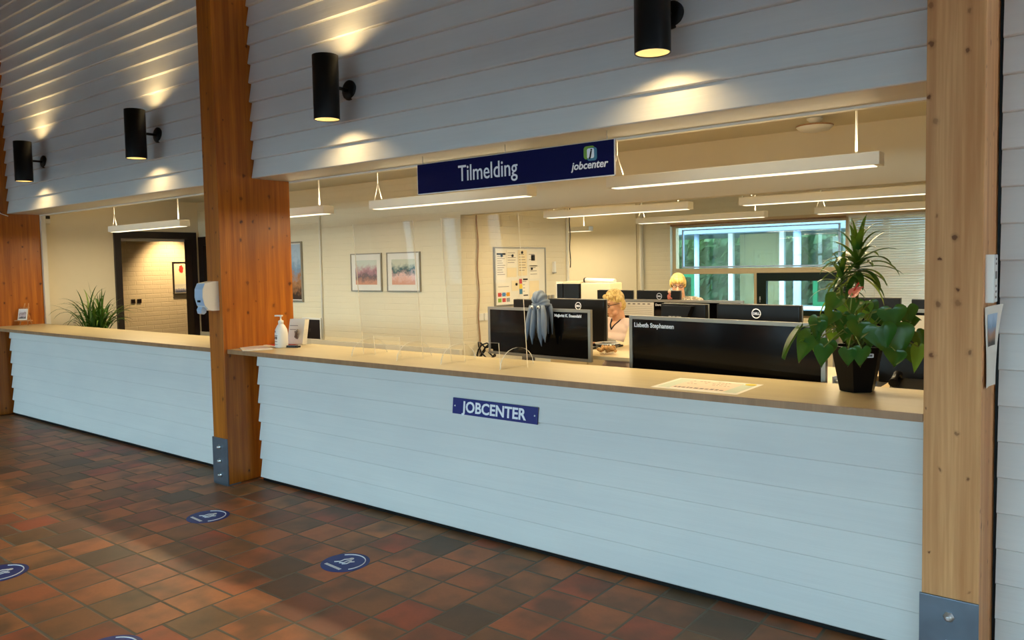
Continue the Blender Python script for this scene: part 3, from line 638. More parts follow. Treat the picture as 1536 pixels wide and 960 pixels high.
pot = g.build('pot', 'potblack', r, rot=(0, 0, math.radians(34))); MB().lathe([(.1, .178), (.1, .186), (.02, .19)], 6).build('soil', 'soil', r, rot=(0, 0, math.radians(34)))
lab = MB().prism(rsq(.021, .009, .004), -.001, 0).build('pot_label', 'signwhite', pot); lab.rotation_euler = (math.radians(-11), 0, math.radians(-34-2)); 
lab.parent = r; lab.rotation_euler = (math.radians(9.5), 0, math.radians(34)); lab.location = (.0518+.0018+.010, -.0768-.0012+.006, .166)
b = MB(); x_ = -.014
for w_ in (.004, .003, .005, .004, .004): b.box((x_, -.0018, -.004), (x_+w_, -.001, .005)); x_ += w_+.002
b.build('lettering', 'ink', lab)
LV = [ # leaf base px, tip px, width px, distance, young?
((1195,492),(1166,532),34,3.15,2),((1216,500),(1196,540),30,3.2,0),((1226,512),(1203,508),18,3.22,1),((1228,482),(1224,508),24,3.2,0),((1227,476),(1228,507),26,3.22,0),
((1255,444),(1240,468),26,3.3,0),((1251,466),(1243,486),24,3.24,0),((1284,450),(1278,470),22,3.3,0),((1304,455),(1318,470),22,3.4,0),((1292,456),(1300,478),30,3.4,1),((1262,452),(1268,470),24,3.42,1),
((1337,462),(1341,492),38,3.22,0),((1359,460),(1360,488),30,3.25,0),((1322,466),(1326,490),30,3.3,0),((1365,482),(1380,478),22,3.24,0),((1340,492),(1350,535),50,3.12,0),((1318,490),(1325,527),44,3.14,0),
((1343,526),(1342,549),30,3.1,0),((1289,484),(1290,509),34,3.18,0),((1283,472),(1285,486),24,3.22,0),((1236,520),(1230,548),26,3.12,0),((1243,512),(1236,540),24,3.16,0),((1272,524),(1272,548),24,3.08,0),
((1292,522),(1288,548),26,3.06,0),((1374,498),(1385,522),22,3.2,0),((1378,520),(1372,558),18,3.15,1),((1362,520),(1370,545),24,3.2,0),((1262,470),(1258,495),24,3.3,0),((1222,508),(1222,528),16,3.25,1),((1268,492),(1266,512),24,3.24,0),((1305,500),(1306,520),24,3.26,0),((1250,498),(1246,514),18,3.3,1),
((1330,500),(1318,524),30,3.25,0),((1312,474),(1306,490),22,3.32,1),((1278,500),(1272,516),18,3.3,1),((1246,478),(1240,494),20,3.32,0)]
lm, lm2, pm = MB(), MB(), MB(); q = random.Random(11)
for (bx_, by), (tx, ty), wd, D, yg in LV:
    D += .05; b0 = at(bx_, by, D); t0 = at(tx, ty, D-.03); w_ = wd/F*D*.92
    n = (V((0, 0, H))-b0).normalized()+V((q.uniform(-.35, .35), q.uniform(-.3, .1), q.uniform(.1, .7)))
    if yg == 2: n = V((-.9, -.5, .5))
    leaf_heart(lm2 if yg == 1 else lm, b0-PX0, t0-PX0, n, w_)
    c0 = V((q.uniform(-.04, .04), q.uniform(-.03, .04), .19)); e_ = b0-PX0; mid = (c0+e_)/2+V((0, 0, .05+q.uniform(0, .03)))
    pm.tube([c0, c0.lerp(mid, .6)+V((0, 0, .01)), mid, e_], .0026, 5)
lm.build('heart_leaves', 'leaf', r); lm2.build('young_leaves', 'leaf2', r); pm.build('leaf_stalks', 'stem', r)
st, st2 = MB(), MB()
cr = [(at(1286, 398, 3.52)-PX0, 44, .205, .030), (at(1262, 424, 3.50)-PX0, 24, .15, .019)]
tr_ = MB()
for c, n, ln, wd in cr:
    tr_.tube([V((c.x*.4+.02, c.y*.3, .18)), V((c.x*.8, c.y*.7, c.z*.6)), c+V((0, 0, -.03))], [.011, .009, .008], 8)
    for k in range(n):
        az = k*2.399963+.4; el = math.radians(82-112*(k/n)**.9+q.uniform(-8, 8)); d_ = V((math.cos(az)*math.cos(el), math.sin(az)*math.cos(el), math.sin(el)))
        strap(st2 if k > n-3 else st, c+V((0, 0, .04-.09*k/n)), d_, ln*q.uniform(.75, 1.08), wd*q.uniform(.8, 1.15), q.uniform(.9, 2.2))
st.build('strap_leaves', 'strap', r); st2.build('old_strap_leaves', 'strap2', r); tr_.build('cane', 'stem', r)
fl = MB(); leaf_heart(fl, at(1277, 441, 3.3)-PX0, at(1293, 428, 3.28)-PX0, V((-.3, -.8, .7)), .05); fl.build('flower', 'flower', r)
MB().tube([at(1281, 436, 3.29)-PX0, at(1288, 424, 3.27)-PX0], .004, 6).build('flower_spike', 'red', r); MB().tube([V((0, 0, .19)), at(1275, 470, 3.35)-PX0, at(1278, 440, 3.3)-PX0], .003, 6).build('flower_stalk', 'stem', r)

SP = V((-9.42, 4.12, ZO))
r = thing('spider_plant', 'spiky long-leaved plant standing behind the left counter', 'plant', SP)
MB().lathe([(.14, 0), (.15, .01), (.19, .66), (.19, .68), (.175, .68), (.17, .64), (.02, .63)], 24).build('planter', 'grey', r); MB().lathe([(.17, .62), (.17, .64), (.02, .65)], 24).build('soil', 'soil', r)
st, st2 = MB(), MB(); q = random.Random(5)
for k in range(110):
    az = q.uniform(0, 2*PI); el = math.radians(q.uniform(62, 89)); d_ = V((math.cos(az)*math.cos(el), math.sin(az)*math.cos(el), math.sin(el)))
    p0 = V((q.uniform(-.09, .09), q.uniform(-.09, .09), .62)); strap(st2 if k % 9 == 0 else st, p0, d_, q.uniform(.34, .70), q.uniform(.018, .028), q.uniform(1.3, 3.6), 12)
st.build('leaves', 'strap', r); st2.build('pale_leaves', 'strap2', r)

# ------------------------------------------------------------------ wall things in the office
def frame(name, label, cat, loc, rz, w, h, mat, mat2='white', border=.075, grp=None, ft=.012, fm='alu', dep=.02):
    r = thing(name, label, cat, loc, rz, grp)
    MB().box((-w/2, -dep, 0), (-w/2+ft, 0, h)).box((w/2-ft, -dep, 0), (w/2, 0, h)).box((-w/2+ft, -dep, h-ft), (w/2-ft, 0, h)).box((-w/2+ft, -dep, 0), (w/2-ft, 0, ft)).build('frame', fm, r)
    MB().box((-w/2+ft, -dep*.6, ft), (w/2-ft, -.001, h-ft)).build('mount', mat2, r)
    MB().box((-w/2+border, -dep*.6-.001, border), (w/2-border, -dep*.6, h-border)).build('print', mat, r); return r
frame('framed_print', 'left one of the two framed landscape prints, with rose hills', 'picture', (-6.50, YP, 1.334), 0, .50, .42, 'art1', grp='framed landscape prints')
frame('framed_print', 'right one of the two framed landscape prints, with a teal hill', 'picture', (-5.915, YP, 1.334), 0, .50, .42, 'art2', grp='framed landscape prints')
frame('poster_frame', 'blue poster in a silver frame half hidden by the middle column', 'poster', (-7.88, YP, 1.20), 0, .50, .725, 'poster', border=.03, ft=.02)
r = thing('notice_board', 'small dark board in a white frame low on the wall behind the leaflets', 'board', (-7.49, YP, .765), 0)
MB().box((-.17, -.02, -.02), (.185, -.001, .0)).box((.165, -.02, 0), (.185, -.001, .25)).box((-.17, -.02, .23), (.165, -.001, .25)).box((-.17, -.02, 0), (-.16, -.001, .23)).build('frame', 'white', r); MB().box((-.16, -.012, 0), (.165, -.001, .23)).build('panel', 'darkwood', r)
o = MB().tube([(-7.28, YP-.012, .72), (-7.28, YP-.012, ZC)], .012, 8).build('conduit', 'whitemat'); tag(o, 'vertical cream conduit on the wall left of the prints', 'pipe')
o = MB().tube([(-5.085, 5.985+.01*math.sin(k*.9), .70+.0715*k) for k in range(21)], .007, 6).build('cable', 'lamedge'); tag(o, 'brown wavy cable hanging down the brick wall left of the pinboard', 'cable')
o = MB().tube([(-5.088, 7.63, ZO), (-5.088, 7.63, ZC)], .018, 8).build('conduit', 'whitemat'); tag(o, 'cream corner pipe at the far end of the pinboard wall', 'pipe')
o = MB().tube([(-5.07, 7.66+.008*math.sin(k), 1.55+.05*k) for k in range(20)], .006, 6).build('cable', 'darkwood'); tag(o, 'dark cable clipped beside the corner pipe past the pinboard', 'cable')
o = MB().tube([(-5.53, YB-.02, ZO), (-5.53, YB-.02, ZC)], .03, 10).build('conduit', 'whitemat'); tag(o, 'cream vertical pipe on the rear wall left of the window', 'pipe')
r = thing('socket', 'pair of white wall sockets left of the octopus panel', 'socket', (-5.1, 6.07, 1.03), PI/2)
for x in (-.045, .045): MB().box((x-.038, -.012, 0), (x+.038, 0, .075), .004).build('socket_plate', 'white', r)
o = MB().tube([(-4.98+.09*math.cos(a*.55), 5.94+.09*math.sin(a*.55)+.002*a, .74+.08*math.sin(a*.8)) for a in range(36)], .008, 6).build('cable_coil', 'black'); tag(o, 'tangle of black and red cables left of the octopus panel', 'cable')
r = thing('wall_strip', 'short white vertical strip lamp right of the pinboard', 'wall fitting', (-5.1, 7.345, 1.5), PI/2); MB().box((-.018, -.03, 0), (.018, 0, .125), .004).build('cover', 'white', r); MB().box((-.02, -.034, -.01), (.02, 0, .0), .002).build('end_cap', 'grey', r)
r = thing('switch', 'two small grey switches low right of the pinboard', 'switch', (-5.1, 7.28, 1.18), PI/2)
for x in (-.035, .035): MB().box((x-.018, -.02, 0), (x+.018, 0, .06), .003).build('switch_plate', 'grey', r)
# whiteboard on the inner wall (its local -y looks into the room, +x runs to +y)
r = thing('pinboard', 'white magnetic board covered in papers on the brick wall', 'board', (-5.1, 6.71, 1.175), PI/2)
MB().box((-.45, -.012, 0), (.45, 0, .6)).build('panel', 'whitemat', r)
MB().box((-.462, -.022, -.012), (-.45, 0, .612)).box((.45, -.022, -.012), (.462, 0, .612)).box((-.45, -.022, .6), (.45, 0, .612)).box((-.45, -.03, -.012), (.45, 0, 0)).build('frame', 'alu', r)
def sheet(u, z, w, h, label, rows, mat='paper', head=None, patches=(), g='papers on the pinboard'):   # u: distance along the board from its left end
    r = thing('paper_notice', label, 'notice', (-5.1+.0135, 6.26+u+w/2, 1.175+z), PI/2, g)
    MB().box((-w/2, -.0012, 0), (w/2, 0, h)).build('sheet', mat, r)
    b = MB(); q = random.Random(int(u*1000+z*77))
    for k in range(rows):
        zz = h*.82-k*h*.72/max(rows, 1); b.box((-w*.4, -.0018, zz), (-w*.4+w*q.uniform(.45, .8), -.0012, zz+.006))
    if rows: b.build('text_print', 'inkgrey', r)
    if head: MB().box((-w*.44, -.002, h*head), (w*.44, -.0012, h*head+.018)).build('heading_print', 'ink', r)
    for (a0, b0, a1, b1, mm) in patches: MB().box((a0*w-w/2, -.0022, b0*h), (a1*w-w/2, -.0012, b1*h)).build('colour_patch', mm, r)
sheet(.02, .265, .17, .30, 'white notice under a dark heading at the upper left of the pinboard', 9, head=.88); sheet(.20, .40, .18, .18, 'folded pale sheet, second in the pinboard top row', 5)
sheet(.20, .29, .17, .10, 'blank cream slip under the folded sheet on the pinboard', 0, 'paper2'); sheet(.40, .30, .16, .28, 'tall cream notice, third in the pinboard top row', 7, 'paper2')
sheet(.58, .40, .17, .16, 'notice with a black figure at the upper right of the pinboard', 2, patches=((.35, .4, .75, .8, 'ink'),)); sheet(.60, .26, .19, .15, 'notice hanging over the right edge of the pinboard', 3)
sheet(.02, .0, .24, .23, 'sheet with six coloured squares at the pinboard lower left', 2, patches=((.08, .38, .32, .56, 'red'), (.38, .38, .62, .56, 'blue'), (.68, .38, .92, .56, 'orange'), (.08, .12, .32, .3, 'lime'), (.38, .12, .62, .3, 'red'), (.68, .12, .92, .3, 'grey')))
sheet(.28, .14, .12, .11, 'little cream note right of the coloured squares sheet', 0, 'paper2'); sheet(.41, .07, .16, .20, 'flyer with a rainbow edge in the lower middle of the pinboard', 4, patches=((.02, .72, .36, .98, 'red'), (.02, .45, .36, .7, 'yellow'), (.02, .15, .36, .43, 'teal1'), (.45, .9, .98, .99, 'ink'), (.45, .04, .98, .1, 'ink')))
sheet(.60, .03, .18, .21, 'blank cream sheet at the lower right of the pinboard', 0, 'paper2')
for u, z, lb in ((.11, .52, 'black magnet on the heading notice'), (.30, .52, 'black magnet on the folded pale sheet'), (.47, .555, 'black magnet topmost on the pinboard'), (.655, .5, 'black magnet above the black figure'), (.645, .375, 'black magnet on the overhanging right notice'), (.36, .21, 'black magnet on the little cream note')):
    o = MB().lathe([(.015, 0), (.015, -.008), (.01, -.01)], 14, 'y').build('magnet', 'black', None, (-5.1+.0148, 6.26+u, 1.175+z), (0, 0, PI/2)); tag(o, lb, 'magnet', 'magnets on the pinboard')
# corridor
pt = frame('painting', 'abstract painting with red blotch on the corridor wall beyond the doorway', 'painting', (-11.3, 6.33, 1.25), PI/2, .46, .49, 'paper2', border=.012, ft=.01, fm='ink', dep=.04)
MB().box((-.21, -.0262, .02), (.21, -.025, .15)).build('dark_paint', 'art3', pt)
def blob(cx_, cz, rx, rz, mat, y):
    MB().prism([(cx_+rx*math.cos(a*.35)*(1+.15*math.sin(a*2.1)), cz+rz*math.sin(a*.35)*(1+.12*math.cos(a*1.7))) for a in range(18)], y-.001, y).build('paint_blotch', mat, pt)
blob(-.1, .38, .035, .06, 'red', -.0255); blob(.06, .22, .05, .05, 'red', -.0255); blob(.02, .27, .02, .04, 'leaf2', -.0262); blob(.12, .3, .03, .02, 'leaf2', -.0262)
r = thing('switch', 'pair of dark switches on the corridor wall beyond the doorway', 'switch', (-11.3, 5.53, 1.14), PI/2)
for x in (-.045, .045): MB().box((x-.03, -.012, 0), (x+.03, 0, .06), .003).build('switch_plate', 'darkwood', r)

# ------------------------------------------------------------------ desks, panels, monitors
ZD = .965
def desk(label, loc, rz, x0, x1, d0, d1):
    r = thing('office_desk', label, 'desk', (loc[0], loc[1], ZO), rz, 'office desks'); h = ZD-ZO
    MB().box((x0, d0, h-.026), (x1, d1, h), .003).build('desk_top', 'deskcream', r)
    for x in (x0+.12, x1-.12):
        MB().box((x-.035, (d0+d1)/2-.04, .03), (x+.035, (d0+d1)/2+.04, h-.026), .004).box((x-.03, d0+.08, 0), (x+.03, d1-.08, .03), .004).build('leg', 'grey', r)
    return r
def panel(label, p0, p1, ztop, zbot, name_txt=None, tx=.02, tsz=.035, y_off=0.):
    a, b = V((p0[0], p0[1], 0)), V((p1[0], p1[1], 0)); d = b-a; L = d.length; rz = math.atan2(d.y, d.x)
    r = thing('desk_screen', label, 'desk screen', (a.x, a.y, zbot), rz, 'black desk screens'); h = ztop-zbot
    MB().box((.022, .004, .0), (L-.022, .018, h-.02)).build('black_panel', 'blackgloss', r)
    MB().box((0, 0, -.02), (.022, .024, h)).box((L-.022, 0, -.02), (L, .024, h)).box((.022, 0, h-.02), (L-.022, .024, h)).box((.022, 0, -.02), (L-.022, .024, 0)).build('frame', 'alu', r)
    for x in (.12, L-.12): MB().box((x-.02, .024, -.02), (x+.02, .055, .05)).build('clamp', 'alu', r)
    if name_txt: text(name_txt, tsz, 'signwhite', 'name_lettering', r, (tx, .0035, h-.02-tsz*1.25), bold=.0008, ext=.0004)
    return r
panel('largest black desk screen, white name at its top left, left of the potted plant', (-2.25, 4.02), (-1.075, 3.83), 1.285, .95, 'Lisbeth Stephansen', .034, .0365)
desk('desk behind the largest black desk screen', (-1.66, 3.925), math.atan2(-.19, 1.175), -.6, .6, .06, .80)
panel('black desk screen with the grey octopus draped over it', (-3.72, 4.48), (-2.752, 4.39), 1.285, .95, 'Majbritt K. Steendahl', .655, .028)
desk('desk of the person in profile, glass bowl on its corner', (-3.2, 4.45), 0, -.55, .80, .03, .80)
panel('rear black desk screen with a white planner sheet on it', (-3.50, 5.95), (-2.30, 5.95), 1.275, .95, 'Dorte I', .425, .026)
desk('desk of the person with a fringe by the window', (-2.9, 5.98), 0, -.75, .70, .03, .80)
panel('black desk screen half hidden behind the potted plant', (-1.35, 5.10), (-.1, 5.10), 1.285, .95)
desk('desk right of the potted plant beside the pale column', (-.42, 3.82), 0, -.46, .70, .03, .80); desk('desk beyond the potted plant', (-.8, 5.13), 0, -.5, .8, .03, .8)
desk('rear desk below the venetian blind', (-1.4, 7.7), 0, -.85, 1.0, -.1, .7)
o = MB().box((-3.405, 5.944, 1.135), (-3.086, 5.948, 1.252)).build('planner_sheet', 'paper'); tag(o, 'white year planner sheet behind the person in profile', 'notice')
b = MB()
for k in range(6): b.box((-3.385+k*.048, 5.9435, 1.232), (-3.36+k*.048, 5.944, 1.242))
b.build('heading_print', 'inkgrey', o)
b = MB()
for k in range(5): b.box((-3.39, 5.9437, 1.15+k*.016), (-3.1, 5.944, 1.1515+k*.016))
b.build('line_print', 'inkgrey', o)
o = MB().box((-.3, 0, 0), (.3, .003, .19)).build('planner_sheet', 'paper', None, (-.76, 5.093, 1.06)); tag(o, 'white sheet on the screen right of the potted plant', 'notice')
def monitor(label, p0, p1, ztop, h, zdesk, logo='DELL', tilt=0., hump=False, lx=None):
    a, b = V((p0[0], p0[1], 0)), V((p1[0], p1[1], 0)); d = b-a; L = d.length; rz = math.atan2(d.y, d.x); c = (a+b)/2
    r = thing('monitor', label, 'monitor', (c.x, c.y, zdesk), rz, 'monitors seen from behind'); z1 = ztop-zdesk; z0 = z1-h; w = L/2
    R = Matrix.Rotation(tilt, 3, 'X')
    MB().box((-w, -.022, z0), (w, .012, z1), .008, R).build('back_shell', 'blackplastic', r)
    MB().box((-w-.002, .012, z0-.002), (w+.002, .022, z1+.002), .003, R).build('bezel', 'alu', r)
    MB().box((-w+.015, .022, z0+.02), (w-.015, .0235, z1-.015)).build('display', 'blackgloss', r)
    if hump: MB().prism([(-w*.78, z1-.012), (w*.55, z1-.012), (w*.38, z1-.07), (w*.38, z0+.06), (-w*.78, z0+.06), (-w*.78, z1-.05)], -.06, -.02).build('rear_housing', 'blackplastic', r)
    MB().box((-.03, -.045, .01), (.03, -.022, z0+.12)).box((-.12, -.09, 0), (.12, .11, .012), .004).build('stand', 'blackplastic', r)
    lx_ = 0 if lx is None else lx
    if logo == 'DELL':
        zc = z1-.05; g = MB(); g.tube([(lx_+.026*math.cos(k*PI/12), -.0235, zc+.026*math.sin(k*PI/12)) for k in range(25)], .0028, 6); g.build('logo_ring', 'signwhite', r)
        text('DELL', .018, 'signwhite', 'logo_lettering', r, (lx_, -.0232, zc-.006), bold=.0012, ext=.0004, align='CENTER')
    elif logo: text(logo, .03, 'grey', 'logo_lettering', r, (lx_-.03, -.0605, z1-.095), bold=.0008, ext=.0004, align='CENTER')
    return r
monitor('large monitor with round white logo in front of the person in profile', (-3.385, 4.825), (-2.862, 4.775), 1.335, .31, ZD, lx=.03); monitor('dark plain monitor peeking out directly behind the octopus head', (-3.80, 4.93), (-3.40, 4.835), 1.32, .27, ZD, logo=None)
monitor('monitor with round white logo just below the green casement', (-1.837, 4.36), (-1.335, 4.30), 1.343, .30, ZD)
monitor('dark monitor with stepped back left of the casement', (-2.25, 4.46), (-1.925, 4.40), 1.335, .27, ZD, 'PHILIPS', hump=True)
monitor('monitor hiding the mouth of the person with a fringe', (-3.375, 6.20), (-2.935, 6.15), 1.345, .26, ZD, lx=.02); monitor('dark monitor end behind the head of the person in profile', (-3.84, 6.28), (-3.44, 6.22), 1.343, .26, ZD, None)
monitor('monitor showing above the heart leaves before the blind', (-2.02, 7.82), (-1.52, 7.80), 1.222, .24, ZD); monitor('monitor half hidden by the pale column before the blind', (-1.44, 7.86), (-.94, 7.86), 1.208, .23, ZD, None)
monitor('brown-black monitor back low behind the potted plant', (-.945, 4.33), (-.46, 4.36), 1.196, .245, ZD, None)
# cupboard with office kit at the rear left
r = thing('cupboard', 'low cream cupboard against the rear of the office under the printer', 'cupboard', (-4.1, 6.75, ZO)); MB().box((-.5, -.2, 0), (.45, .25, 1.0), .004).build('body', 'deskcream', r)
for x in (-.49, -.01): MB().box((x, -.215, .05), (x+.45, -.2, .97), .003).build('door', 'deskcream', r)
r = thing('ring_binder', 'black binder standing at the left on the cupboard', 'binder', (-4.50, 6.7, ZO+1.0), 0); MB().box((-.04, -.1, 0), (.03, .1, .19), .004).build('cover', 'black', r); MB().box((-.05, -.1, 0), (-.04, .1, .21), .002).build('edge', 'paper', r)
r = thing('ring_binder', 'wide black folder right of the narrow binder on the cupboard', 'binder', (-4.36, 6.7, ZO+1.0), 0); MB().box((-.1, -.1, 0), (.09, .1, .19), .004).build('cover', 'black', r); MB().box((-.1, -.1, .19), (.10, .1, .215), .003).build('edge', 'paper2', r)
r = thing('printer', 'cream printer with a roll on top behind the person in profile', 'printer', (-4.08, 6.68, ZO+1.0), 0); MB().box((-.14, -.12, 0), (.2, .12, .2), .012).build('housing', 'paper2', r); MB().tube([(-.14, -.02, .225), (.2, -.02, .215)], .025, 12).build('paper_roll', 'paper', r); MB().tube([(-.155, -.02, .225), (-.14, -.02, .225)], .028, 12).build('roll_cap', 'darkwood', r)
# small desk things
BW = V((-2.75, 4.60, ZD))
r = thing('fruit_bowl', 'clear glass bowl on the desk corner before the person in profile', 'bowl', BW); MB().lathe([(.03, 0), (.05, .005), (.078, .055), (.083, .075), (.079, .075), (.073, .055), (.045, .01), (.01, .008)], 28).build('bowl', 'acryl', r)
q = random.Random(2); b = MB()
for k in range(26): b.ball((q.uniform(-.045, .045), q.uniform(-.045, .045), .02+q.uniform(0, .035)), q.uniform(.012, .017), 8)
x = b.build('nuts', 'oak', r); x['kind'] = 'stuff'
MB().lathe([(.083, .075), (.0845, .078), (.083, .081)], 28, caps=False).build('rim', 'white', r)
r = thing('telephone', 'black desk telephone right of the pot', 'telephone', (-.735, 3.98, ZD), math.radians(5)); MB().prism([(-.09, 0), (.09, 0), (.09, .05), (-.09, .018)], -.08, .1, 'yz').build('base', 'black', r)
MB().tube([(-.06, -.09, .05), (-.06, -.06, .062), (-.06, .06, .075), (-.06, .09, .065)], [.022, .014, .014, .022], 10).build('handset', 'black', r); MB().tube([(-.09-.03*k/14, -.06+.012*math.sin(k*2.2), .01+.006*math.cos(k*2.2)) for k in range(30)], .004, 5).build('coil_cord', 'black', r)
r = thing('document_tray', 'cream document tray between the black screen and the pot', 'tray', (-1.0, 4.05, ZD), math.radians(-9)); MB().box((-.06, -.11, 0), (.06, .11, .004)).box((-.06, -.11, 0), (-.056, .11, .05)).box((.056, -.11, 0), (.06, .11, .05)).box((-.06, .106, 0), (.06, .11, .05)).build('tray', 'bluewhite', r); MB().box((-.05, -.1, .004), (.05, .1, .03)).build('papers', 'paper', r)
r = thing('keyboard', 'dark keyboard on the desk before the person in profile', 'keyboard', (-3.12, 5.02, ZD), 0); MB().box((-.22, -.07, 0), (.22, .07, .014), .004).build('case', 'blackplastic', r)
b = MB()
for i in range(14):
    for k in range(5): b.box((-.205+i*.0295, -.06+k*.0245, .014), (-.18+i*.0295, -.04+k*.0245, .019), .001)
b.build('keys', 'darkgrey', r)
r = thing('ornament', 'little pink figurine perched on the rear desk screen', 'figurine', (-2.95, 5.962, 1.275), 0)
remeshed('figure_body', MB().ball((0, 0, .02), (.014, .012, .022)).ball((.006, 0, .045), (.01, .01, .014)).ball((.018, -.004, .012), (.014, .008, .008)).ball((-.008, 0, .03), (.008, .007, .016)), 'flower', r, .003, 2); MB().ball((.003, 0, .066), (.013, .013, .014), 12).build('figure_head', 'skin', r); MB().lathe([(.014, .07), (.01, .08), (.002, .09)], 12, c=(.003, .002, 0)).build('figure_hat', 'paper2', r)

# octopus plush hanging over the screen edge
OC = V((-3.165, 4.385, 1.285))
r = thing('plush_octopus', 'grey plush octopus draped over the black desk screen', 'soft toy', OC, math.radians(-5.3))
hd = MB().ball((0, .0, .068), (.062, .05, .062)).ball((.03, .005, .04), (.055, .045, .035)).ball((0, -.02, .02), (.06, .03, .03))
def folds(co, n): return co+n*.004*math.sin(math.atan2(co.z-.02, co.x)*14)
remeshed('head', hd, 'plush', r, .006, 3, folds)
q = random.Random(4)
for x0, x1, ln, dz, sw in ((-.05, -.088, .25, 0, .0), (-.02, -.035, .275, 0, .01), (.018, .052, .285, 0, .0), (.056, .085, .255, 0, -.01)):
    n = 9; pts = []; rs = []
    for k in range(n):
        t_ = k/(n-1); pts.append((x0+(x1-x0)*t_**.8+.006*math.sin(t_*5), -.03-.012*math.sin(t_*2.6)-.003, .025-ln*t_)); rs.append(.014+.008*math.sin(min(1, t_*1.5)*PI*.8)-.019*max(0, t_-.75)/.25)
    MB().tube(pts, [max(.003, x) for x in rs], 10).build('tentacle', 'plush', r)
for x0 in (-.06, -.02, .03, .06): MB().tube([(x0, .035, .03), (x0*1.1, .055, -.04), (x0*1.2, .052, -.18)], [.016, .018, .006], 10).build('tentacle', 'plush', r)
for x in (-.028, .03): MB().ball((x, -.05, .012), (.013, .008, .013), 10).build('eye', 'eye', r); MB().ball((x+.003, -.058, .009), (.006, .004, .006), 8).build('pupil', 'ink', r)

# ------------------------------------------------------------------ people
def chain(mb, pts, rs, n=7):
    for i in range(len(pts)-1):
        a, b = V(pts[i]), V(pts[i+1])
        for k in range(n+1): mb.ball(a.lerp(b, k/n), rs[i]+(rs[i+1]-rs[i])*k/n, 12)
def person(label, loc, rz, head_yaw, hairmat, hairstyle, top, sleeve, lift=0., glasses='ink'):
    r = thing('person', label, 'person', loc, rz)
    z = lift; HC = V((0, -.03, 1.10+z)); Rh = (Matrix.Rotation(head_yaw, 3, 'Z') @ Matrix.Rotation(math.radians(12), 3, 'X'))*.9
    hp = lambda x, y, zz: HC+Rh @ V((x, y, zz))
    b = MB()
    # head
    b.ball(hp(0, .012, .025), (.074, .09, .088), 20, rot=Rh); b.ball(hp(0, -.018, -.035), (.06, .068, .075), 16, rot=Rh); b.ball(hp(0, -.05, -.092), (.03, .026, .024), 12, rot=Rh)
    for s in (-1, 1): b.ball(hp(s*.036, -.055, -.03), (.024, .022, .026), 12, rot=Rh); b.ball(hp(s*.036, -.03, -.075), (.026, .03, .026), 12, rot=Rh); b.ball(hp(s*.076, .015, -.012), (.009, .018, .031), 10, rot=Rh)
    b.ball(hp(0, -.074, .018), (.04, .016, .012), 12, rot=Rh)
    for k in range(6): b.ball(hp(0, -.083-.0045*k, .004-.0085*k), .0085+.0012*k, 10)
    for s in (-1, 1): b.ball(hp(s*.011, -.096, -.04), .008, 8)
    b.ball(hp(0, -.081, -.066), (.021, .011, .008), 10, rot=Rh); b.ball(hp(0, -.079, -.078), (.018, .011, .008), 10, rot=Rh)
    # neck, trunk, legs
    chain(b, [(0, .01, 1.06+z), (0, .03, .965+z)], [.05, .056]); chain(b, [(-.15, .035, .925+z), (.15, .035, .925+z)], [.052, .052], 9)
    for zz, rx, ry in ((.88, .155, .09), (.82, .15, .1), (.74, .145, .1), (.66, .14, .1), (.58, .155, .11), (.5, .17, .125)): b.ball((0, .035, zz+z), (rx, ry, .075), 18)
    for s in (-1, 1):
        chain(b, [(s*.09, .02, .48+z), (s*.11, -.42, .47+z)], [.085, .058]); chain(b, [(s*.11, -.42, .46+z), (s*.11, -.36, .06)], [.055, .036])
        b.ball((s*.11, -.42, .035), (.04, .1, .034), 12)
    b.ball((0, .01, .91+z), (.08, .06, .05), 16)
    arms = []
    for s in (-1, 1):
        sh_, el, wr = V((s*.185, .03, .915+z)), V((s*.245, -.13, .735+z*.5)), V((s*.14, -.35, .805))
        arms.append((sh_, el, wr)); chain(b, [sh_, el], [.047, .038]); chain(b, [el, wr], [.038, .025])
        dirn = V((-s*.25, -1, -.05)).normalized(); side = dirn.cross(V((0, 0, 1))).normalized()*(1 if s > 0 else 1)
        for k in range(4): b.ball(wr+dirn*(.02+.018*k), (.034, .034, .014), 10)
        pc = wr+dirn*.075
        for k, ln in enumerate((.062, .072, .068, .05)):
            o_ = side*((k-1.5)*.018); p0 = pc+o_; p1 = p0+dirn*ln*.5+V((0, 0, .006)); p2 = p0+dirn*ln+V((0, 0, -.016)); chain(b, [p0, p1], [.009, .0085], 4); chain(b, [p1, p2], [.0085, .0065], 4)
        ts = side*(-.032 if s > 0 else .032); chain(b, [wr+dirn*.02+ts*.8, wr+dirn*.055+ts*1.7+V((0, 0, -.004))], [.011, .009], 4); chain(b, [wr+dirn*.055+ts*1.7+V((0, 0, -.004)), wr+dirn*.085+ts*1.5+V((0, 0, -.012))], [.009, .007], 4)
    remeshed('body', b, 'skin', r, .0055, 2)
    # clothes
    b = MB(); chain(b, [(-.15, .035, .925+z), (.15, .035, .925+z)], [.06, .06], 9)
    for zz, rx, ry in ((.89, .16, .095), (.82, .165, .115), (.74, .158, .115), (.66, .153, .112), (.58, .168, .122), (.5, .185, .135)): b.ball((0, .035, zz+z), (rx, ry, .078), 18)
    tp = remeshed('top', b, top, r, .007, 4)
    for s, (sh_, el, wr) in zip((-1, 1), arms):
        b = MB(); chain(b, [sh_, el], [.06, .053]); chain(b, [el, el.lerp(wr, .55)], [.053, .044]); remeshed('sleeve', b, sleeve, r, .008, 3)
        b = MB(); chain(b, [el.lerp(wr, .5), el.lerp(wr, .78)], [.046, .04]); remeshed('cuff', b, 'sleeve', r, .007, 3)
    from mathutils.bvhtree import BVHTree
    me = tp.data; bv = BVHTree.FromPolygons([v_.co for v_ in me.vertices], [p_.vertices[:] for p_ in me.polygons]); zv = .893+z; pts = []
